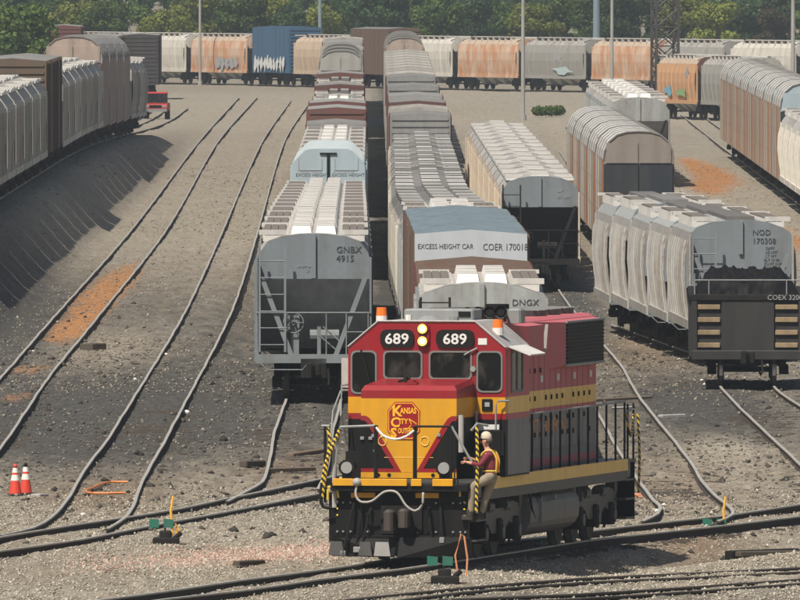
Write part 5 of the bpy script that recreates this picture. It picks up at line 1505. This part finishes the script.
# ------------------------------------------------------------------ cones
M['cone']=paint('red_orange_cone_plastic',(0.62,0.055,0.03),dirt=.2,rough=.5)
M['cone_white']=plain('white_cone_collar',(0.72,0.70,0.64),.5)
def cone(u,v,label,top):
    p=P(u,v); gz=ground_z(p.x,p.y); p=P(u,v,gz)
    t=thing('traffic_cone',label,'traffic cone',(p.x,p.y,gz),0,'pair of traffic cones')
    m=MB(); m.bbox(-.19,.19,-.19,.19,0,.04,'rubber',.02); m.build('foot',M,t)
    m=MB()
    R_=lambda z:.155-.115*z/.72
    for z0,z1,kk in ((.04,.34,'cone'),(.34,.47,'cone_white'),(.47,.52,'cone'),(.52,.63,'cone_white'),(.63,.72,top)):
        m.cyl((0,0,z0),(0,0,z1),R_(z0),kk,14,r1=R_(z1),caps=(z1==.72))
    m.build('cone_shell',M,t,True)
    return t
cone(15,495.5,'red traffic cone with white collars and red tip, left one of the pair','cone')
cone(25.5,494.5,'red traffic cone with dark tip, right one of the pair','rubber')

# ------------------------------------------------------------------ loose things on the ground
M['hose_orange']=plain('orange_hose',(0.62,0.20,0.05),.6)
def ground_tube(uvs,r,key,name,label,cat):
    pts=[]
    for u,v in uvs:
        p=P(u,v,-.1); p.z=ground_z(p.x,p.y)+r+.03; pts.append(p)
    c=pts[0].copy(); m=MB(); m.tube([p-c for p in smooth_line(pts,.4)],r,key,6); o=m.build(name,M); o.location=c
    return tag(o,label,cat)
ground_tube([(128,484),(110,484),(92,489),(86,492),(95,494),(125,494)],.03,'hose_orange','hose','orange hose lying looped between the rails near the cones','hose')
ground_tube([(600,495),(612,494.5),(628,494),(640,496)],.05,'handle_pink','pipe','faded orange pipe lying behind the rear of the locomotive','pipe')
def plank(u0,v0,u1,v1,w,hh,key,label,name='plank',cat='wood plank'):
    a=P(u0,v0,-.1); b=P(u1,v1,-.1); c=(a+b)/2; gz=ground_z(c.x,c.y)
    d=(b-a); d.z=0; L=d.length
    m=MB(); m.bbox(-L/2,L/2,-w/2,w/2,0,hh,key,.02); o=m.build(name,M); o.location=(c.x,c.y,gz+.02); o.rotation_euler=(0,R(random.uniform(-1,1)),math.atan2(d.y,d.x)); return tag(o,label,cat)
plank(728,546,797,544.5,.24,.2,'under','long dark tie lying beside the right switch stand','loose_tie','tie')
plank(738,549,800,547.5,.2,.1,'tie','thin board in front of the long dark tie at right')
plank(243,466,262,464.5,.2,.14,'tie','dark timber left of the curving rail','loose_tie','tie')
plank(290,453,326,449,.2,.08,'wood','pale board across the dirt left of the locomotive')
plank(265,471,312,469,.25,.1,'wood','brown board beside the curving rail left of the locomotive')
plank(236,566,262,563.5,.15,.1,'tie','broken dark stick on the pink gravel')
plank(660,416,684,415.5,.2,.08,'roofgrey','pale board between the right hand tracks')
plank(590,400,650,398,.2,.08,'wood','tan board beside the rail behind the locomotive')
plank(35,496,44,495.5,.25,.06,'roofgrey','pale flat board at the foot of the cones')
plank(86,349,100,348.6,.5,.2,'tie','dark timber lying right of the sand covered track','loose_tie','tie')
plank(690,548,742,546.5,.16,.1,'wood','dusty board by the right switch stand')
def rock(u,v,r,key,label):
    p=P(u,v,-.1); gz=ground_z(p.x,p.y); m=MB()
    vs=[];n=8
    ell(m,(0,0,0),(r,r*.8,r*.7),key,8,5); m.v=[(x*random.uniform(.8,1.15),y*random.uniform(.8,1.15),z*random.uniform(.8,1.15)) for x,y,z in m.v]
    o=m.build('rock',M); o.location=(p.x,p.y,gz+r*.4); return tag(o,label,'rock','pale rocks between the tracks')
rock(186,411,.11,'white','white rock by the right rail of the cone switch track')
for u,v,l in ((166,354,'pale rock beside the middle of the empty tracks'),(135,380,'pale rock left of the cone switch track'),(33,350,'small pale rock by the leftmost rail'),(250,462,'pale rock by the curving rail'),(702,378,'pale rock left of the black gondola'),(705,383,'second pale rock left of the black gondola'),(657,509,'red and white scrap by the right ladder rail'),(664,504,'white scrap right of the locomotive'),(83,514,'white rock between ladder and cones')): rock(u,v,.05 if 'small' in l else .06,'white',l)
# fine pale litter
n=260; uu=rng.uniform(0,800,n); vv=rng.uniform(330,560,n)
pp=np.array([P(a,b)[:2] for a,b in zip(uu,vv)])
stones('litter',pp,rng.uniform(.015,.04,n),stone_mat('pale_litter',(.35,.33,.3),(.5,.47,.42),(.68,.66,.62)),'scattered pale scraps and pebbles over the yard')
n=480; uu=rng.uniform(0,800,n); vv=rng.uniform(300,545,n)
pp=np.array([P(a,b)[:2] for a,b in zip(uu,vv)])
stones('dark_clods',pp,rng.uniform(.05,.13,n),stone_mat('dark_clod',(.03,.028,.026),(.06,.052,.045),(.10,.085,.07)),'scattered dark clods and scraps over the yard')

# ------------------------------------------------------------------ red pickup truck
p=P(157,117)
rt=thing('pickup_truck','small red pickup truck parked at the end of the left train','truck',(p.x,p.y,0),R(-2))
M['truck_red']=plain('truck_red_paint',(0.42,0.03,0.025),.35)
m=MB(); m.sideprism([(-2.4,.45),(2.4,.45),(2.4,1.0),(.6,1.05),(-.9,1.05),(-2.3,.95),(-2.45,.75)],-.85,.85,'truck_red'); bd=m.build('body',M,rt)
m=MB(); m.sideprism([(-.9,1.05),(.6,1.05),(.45,1.75),(-.35,1.78)],-.76,.76,'glass'); m.sideprism([(-.42,1.74),(.5,1.70),(.42,1.84),(-.3,1.86)],-.78,.78,'truck_red'); m.build('cabin',M,rt)
for yy in (-1.5,1.5):
    for s in (-1,1):
        m=MB(); m.cyl((s*.66,yy,.2),(s*.88,yy,.2),.36,'rubber',14); m.build('wheel',M,rt)
m=MB(); m.box(-.84,.84,-2.5,-2.42,.42,.62,'grey'); m.build('bumper',M,rt)
for s in (-1,1):
    m=MB(); m.box(s*.62-.14,s*.62+.14,-2.46,-2.40,.72,.88,'lens'); m.build('headlight',M,rt)
m=MB(); m.box(-.45,.45,-2.455,-2.40,.70,.9,'black'); m.build('grille',M,rt)

# ------------------------------------------------------------------ poles and lattice tower
PT('pole_grey',(0.36,0.36,0.34),dirt=.25); PT('pole_blue',(0.20,0.27,0.31),dirt=.2); PT('lattice',(0.05,0.045,0.042),dirt=.3)
def pole(u,v,r,hh,key,label,arm=True):
    p=P(u,v); gz=ground_z(p.x,p.y)
    t=thing('light_pole',label,'light pole',(p.x,p.y,gz),0,'tall poles along the back of the yard')
    m=MB(); m.cyl((0,0,0),(0,0,hh),r,key,10,r1=r*.6); m.cyl((0,0,0),(0,0,.4),r*1.6,key,10); m.build('shaft',M,t)
    if arm:
        m=MB(); m.tube([(0,0,hh-.2),(-.9,-.3,hh+.1),(-1.6,-.5,hh+.1)],.07,key,6); m.bbox(-2.1,-1.5,-.7,-.35,hh,hh+.18,key,.03); m.build('lamp_arm',M,t)
pole(523,116,.17,14,'pole_grey','pale light pole standing behind the cream hopper row')
pole(612,98,.16,15,'pole_grey','pale light pole between the grey hoppers and the lattice tower')
pole(793,102,.2,15,'pole_grey','light pole above the tan autoracks at right')
pole(200,84,.14,15,'pole_grey','thin pale pole behind the orange hopper at left')
pole(320,77,.22,15,'pole_blue','blue grey pole just left of the middle strings')
pole(596.5,75,.42,14,'pole_blue','thick blue grey pole at the tree line',arm=False)
p=P(665,100); t=thing('lattice_tower','dark lattice steel tower right of the middle','tower',(p.x,p.y,-.2),R(12))
w0=.92; hh=17.0
for sx in (-1,1):
    for sy in (-1,1):
        m=MB(); m.box(sx*w0-.09,sx*w0+.09,sy*w0-.09,sy*w0+.09,0,hh,'lattice'); m.build('leg',M,t)
nl=11
for q in range(nl):
    z0=hh*q/nl; z1=hh*(q+1)/nl
    m=MB()
    for a,b in (((-w0,-w0),(w0,-w0)),((w0,-w0),(w0,w0)),((w0,w0),(-w0,w0)),((-w0,w0),(-w0,-w0))):
        m.tube([(a[0],a[1],z0),(b[0],b[1],z1)],.055,'lattice',4); m.tube([(b[0],b[1],z0),(a[0],a[1],z1)],.055,'lattice',4); m.tube([(a[0],a[1],z1),(b[0],b[1],z1)],.05,'lattice',4)
    m.build('brace',M,t)
for s in (-1,1):
    m=MB(); m.tube([(-2.5,s*w0,hh-2),(2.5,s*w0,hh-2)],.08,'lattice',4); m.build('crossarm',M,t)

# graffiti on far cars: flat print on their sides
def graffiti(o, spots):
    for x0,x1,z0,z1,key in spots:
        m=MB(); n=10; cy,cz=(x0+x1)/2,(z0+z1)/2
        pts=[(-1.70,cy+(x1-x0)/2*math.cos(a)*random.uniform(.35,1.2),cz+(z1-z0)/2*math.sin(a)*random.uniform(.35,1.2)) for a in np.linspace(0,2*math.pi,n,endpoint=False)]
        m.face(pts,key); m.face([(q[0]-.004,q[1],q[2]) for q in reversed(pts)],key)
        g=m.build('graffiti',M,o)
for nm,c in (('g_blue',(0.18,0.42,0.52)),('g_green',(0.28,0.40,0.18)),('g_white',(0.62,0.64,0.63)),('g_grey',(0.35,0.35,0.36)),('g_pale',(0.45,0.55,0.56))): M[nm]=plain(nm.replace('g_','graffiti_'),c,.6)
graffiti(PEACH,[(9.5,13,1.5,2.5,'g_blue'),(3,8.5,1.4,2.3,'g_green'),(2.5,4.5,2.8,3.7,'g_grey')])
for k_,desc,o in CROSSCARS:
    if 'white graffiti' in desc: graffiti_spots=[(.6+.9*q,1.7+.9*q,1.2,2.7,'g_white') for q in range(10)]
    elif desc.startswith('orange hopper'): graffiti_spots=[(2+1.3*q,4+1.3*q,1.3,2.6,'g_grey') for q in range(5)]
    elif desc.startswith('rust orange'): graffiti_spots=[(2,5,1.3,2.3,'g_grey'),(6,10,1.3,2.2,'g_grey')]
    elif 'pale blue' in desc: graffiti_spots=[(3,9,1.3,2.1,'g_pale'),(6,8,2.4,3.4,'g_grey')]
    else: graffiti_spots=[]
    if desc.startswith('tall'):
        for s_ in graffiti_spots:
            pass
    graffiti(o,graffiti_spots)

# ------------------------------------------------------------------ trees
def leaf_mat(name,a,b_,c_):
    m,nt,b=new_mat(name)
    g=N(nt,'ShaderNodeNewGeometry'); cr=N(nt,'ShaderNodeValToRGB'); cr.color_ramp.elements[0].color=(*a,1); cr.color_ramp.elements[1].color=(*c_,1)
    e=cr.color_ramp.elements.new(.5); e.color=(*b_,1)
    nt.links.new(g.outputs['Random Per Island'],cr.inputs[0])
    oi=N(nt,'ShaderNodeObjectInfo'); hs=N(nt,'ShaderNodeHueSaturation'); mr=N(nt,'ShaderNodeMapRange'); mr.inputs[3].default_value=.7; mr.inputs[4].default_value=1.25
    nt.links.new(oi.outputs['Random'],mr.inputs[0]); nt.links.new(mr.outputs[0],hs.inputs['Value']); nt.links.new(cr.outputs[0],hs.inputs['Color'])
    nt.links.new(hs.outputs[0],b.inputs['Base Color']); b.inputs['Roughness'].default_value=.7; b.inputs['Specular IOR Level'].default_value=.2
    tr=N(nt,'ShaderNodeBsdfTranslucent'); nt.links.new(hs.outputs[0],tr.inputs[0]); mx=N(nt,'ShaderNodeMixShader'); mx.inputs[0].default_value=.3
    nt.links.new(b.outputs[0],mx.inputs[1]); nt.links.new(tr.outputs[0],mx.inputs[2]); nt.links.new(mx.outputs[0],nt.nodes['Material Output'].inputs[0])
    return m
M['leaf']=leaf_mat('mid_green_leaves',(.045,.08,.018),(.085,.14,.03),(.14,.20,.045))
M['leaf_y']=leaf_mat('yellow_green_leaves',(.11,.14,.022),(.19,.22,.04),(.26,.28,.06))
M['leaf_d']=leaf_mat('dark_green_leaves',(.025,.052,.02),(.045,.085,.03),(.075,.12,.04))
M['leaf_b']=leaf_mat('brownish_leaves',(.05,.045,.02),(.085,.07,.03),(.11,.09,.04))
M['bark']=paint('grey_brown_bark',(.09,.07,.055),dirt=.4,rough=.95)
def leaves(n,clumps,size,seed):
    r=np.random.default_rng(seed); nc=len(clumps); w=np.array([c[3]**2 for c in clumps]); ci=r.choice(nc,n,p=w/w.sum())
    d=r.normal(size=(n,3)); d/=np.linalg.norm(d,axis=1)[:,None]; rad=r.uniform(.55,1.05,n)**.5
    c=np.array([k_[:3] for k_ in clumps])[ci]+d*rad[:,None]*np.array([k_[3] for k_ in clumps])[ci][:,None]*np.array([1,1,.8])
    a=r.normal(size=(n,3)); a/=np.linalg.norm(a,axis=1)[:,None]; b=np.cross(a,d+.3*r.normal(size=(n,3))); b/=np.linalg.norm(b,axis=1)[:,None]
    s=r.uniform(.6,1.3,n)[:,None]*size
    v=np.stack([c-a*s,c-b*s*.55,c+a*s,c+b*s*.55],1).reshape(-1,3)
    return v,np.arange(4*n).reshape(-1,4)
TREES=[]
for t_ in range(5):
    r=np.random.default_rng(100+t_); cl=[]
    for q in range(26):
        z=r.uniform(1.2,9.5); w=4.2*math.sqrt(max(.15,1-((z-4.2)/6.2)**2)); a=r.uniform(0,6.28); rr_=w*math.sqrt(r.uniform(.1,1))
        cl.append((rr_*math.cos(a),rr_*math.sin(a),z,r.uniform(.8,1.9)))
    v,f=leaves(5200,cl,.30,200+t_); me=np_mesh('crown',v,f); TREES.append((me,cl))
def tree(x,y,z,sc,kind,mat,label,group):
    me,cl=TREES[kind]
    t=thing('tree',label,'tree',(x,y,z),random.uniform(0,6.28),group)
    m2=me.copy(); m2.materials.clear(); m2.materials.append(M[mat]); c=bpy.data.objects.new('crown',m2); COL.objects.link(c); c.parent=t; c.scale=(sc,sc,sc)
    m=MB(); m.cyl((0,0,-.3),(.1,.1,5.5*sc),.26*sc,'bark',8,r1=.12*sc)
    for q in range(0,26,5):
        k_=cl[q]; m.cyl((.05,.05,max(.8,k_[2]*.5)*sc),(k_[0]*.8*sc,k_[1]*.8*sc,k_[2]*sc),.09*sc,'bark',5,r1=.03*sc)
    m.build('trunk',M,t)
kinds_=[('leaf','mid green'),('leaf_y','yellow green'),('leaf_d','dark green'),('leaf','mid green'),('leaf_d','dark green')]
plan=[(-60,'leaf'),(-25,'leaf'),(20,'leaf_d'),(55,'leaf'),(80,'leaf_y'),(105,'leaf'),(135,'leaf'),(165,'leaf_y'),(190,'leaf_y'),(212,'leaf_y'),(240,'leaf'),(268,'leaf_y'),(300,'leaf_d'),(318,'leaf_y'),(350,'leaf_d'),(380,'leaf_d'),(415,'leaf_d'),(440,'leaf'),(470,'leaf_d'),(505,'leaf'),(535,'leaf_y'),(560,'leaf'),(578,'leaf'),(612,'leaf_d'),(640,'leaf_d'),(690,'leaf_y'),(715,'leaf_y'),(740,'leaf_d'),(765,'leaf_b'),(790,'leaf_d'),(830,'leaf')]
nm_={'leaf':'mid green','leaf_y':'sunlit yellow green','leaf_d':'dark green','leaf_b':'brownish'}
cars_near=lambda u: 'above the train crossing the far end'
for i,(u,mt) in enumerate(plan):
    y=2020+((i*37)%60); x=X_at(u,y); near_={0:'outside the frame at left',30:'outside the frame at right'}.get(i,'')
    lab='%s tree behind the crossing train, %s in line from the left'%(nm_[mt],ORD[i] if i<len(ORD) else 'last')
    tree(x,y,ground_z(x,y),.62+.25*((i*13)%7)/7,i%5,mt,lab,'trees behind the crossing train')
for i,(u,y,mt,sc) in enumerate([(12,1560,'leaf',.78),(-14,1600,'leaf_d',.8),(25,1640,'leaf',.62)]):
    tree(X_at(u,y),y,-.2,sc,(i*2)%5,mt,'%s leafy green tree crowding behind the left train'%ORD[i],'trees at the left edge')
# far wood rising behind
r=np.random.default_rng(5); cl=[]
for q in range(520):
    y=r.uniform(2110,2330); x=X_at(r.uniform(-120,920),y); base=float(height(np.array([x]),np.array([y]))[0])+float(sstep(2080,2500,np.array([y]))[0])*14
    cl.append((x,y,base+r.uniform(1.0,9.0),r.uniform(1.6,3.2)))
v,f=leaves(52000,cl,.5,9); me=np_mesh('woodland',v,f); me.materials.append(M['leaf_d']); wo=bpy.data.objects.new('woodland',me); COL.objects.link(wo); tag(wo,'dense dark wood on the rise beyond the yard',kind='stuff')
# undergrowth at the foot of the trees
cl=[(X_at(r.uniform(-60,860),y_),y_,r.uniform(.3,1.6),r.uniform(.8,1.5)) for y_ in r.uniform(1985,2040,160)]
v,f=leaves(14000,cl,.3,10); me=np_mesh('undergrowth',v,f); me.materials.append(M['leaf']); wo=bpy.data.objects.new('undergrowth',me); COL.objects.link(wo); tag(wo,'scrub at the foot of the trees',kind='stuff')
cl=[(P(548,114).x+r.uniform(-.9,.9),P(548,114).y+r.uniform(-2,2),.25,.42) for q in range(14)]
v,f=leaves(1500,cl,.14,12); me=np_mesh('bush',v,f); me.materials.append(M['leaf']); wo=bpy.data.objects.new('bush',me); COL.objects.link(wo); tag(wo,'small green bush on the pale ground beyond the cream hoppers','bush')

# ------------------------------------------------------------------ haze over the yard
m=MB(); m.box(-420,420,-60,2700,-4,48,'h')
hm=bpy.data.materials.new('haze_air'); hm.use_nodes=True; nt=hm.node_tree; nt.nodes.remove(nt.nodes['Principled BSDF'])
pv=N(nt,'ShaderNodeVolumePrincipled'); pv.inputs['Color'].default_value=(.90,.91,.90,1); pv.inputs['Density'].default_value=0.0002; pv.inputs['Anisotropy'].default_value=0.66
nt.links.new(pv.outputs[0],nt.nodes['Material Output'].inputs['Volume'])
hz=m.build('haze',{'h':hm}); tag(hz,'thin hot haze hanging over the yard',kind='stuff')
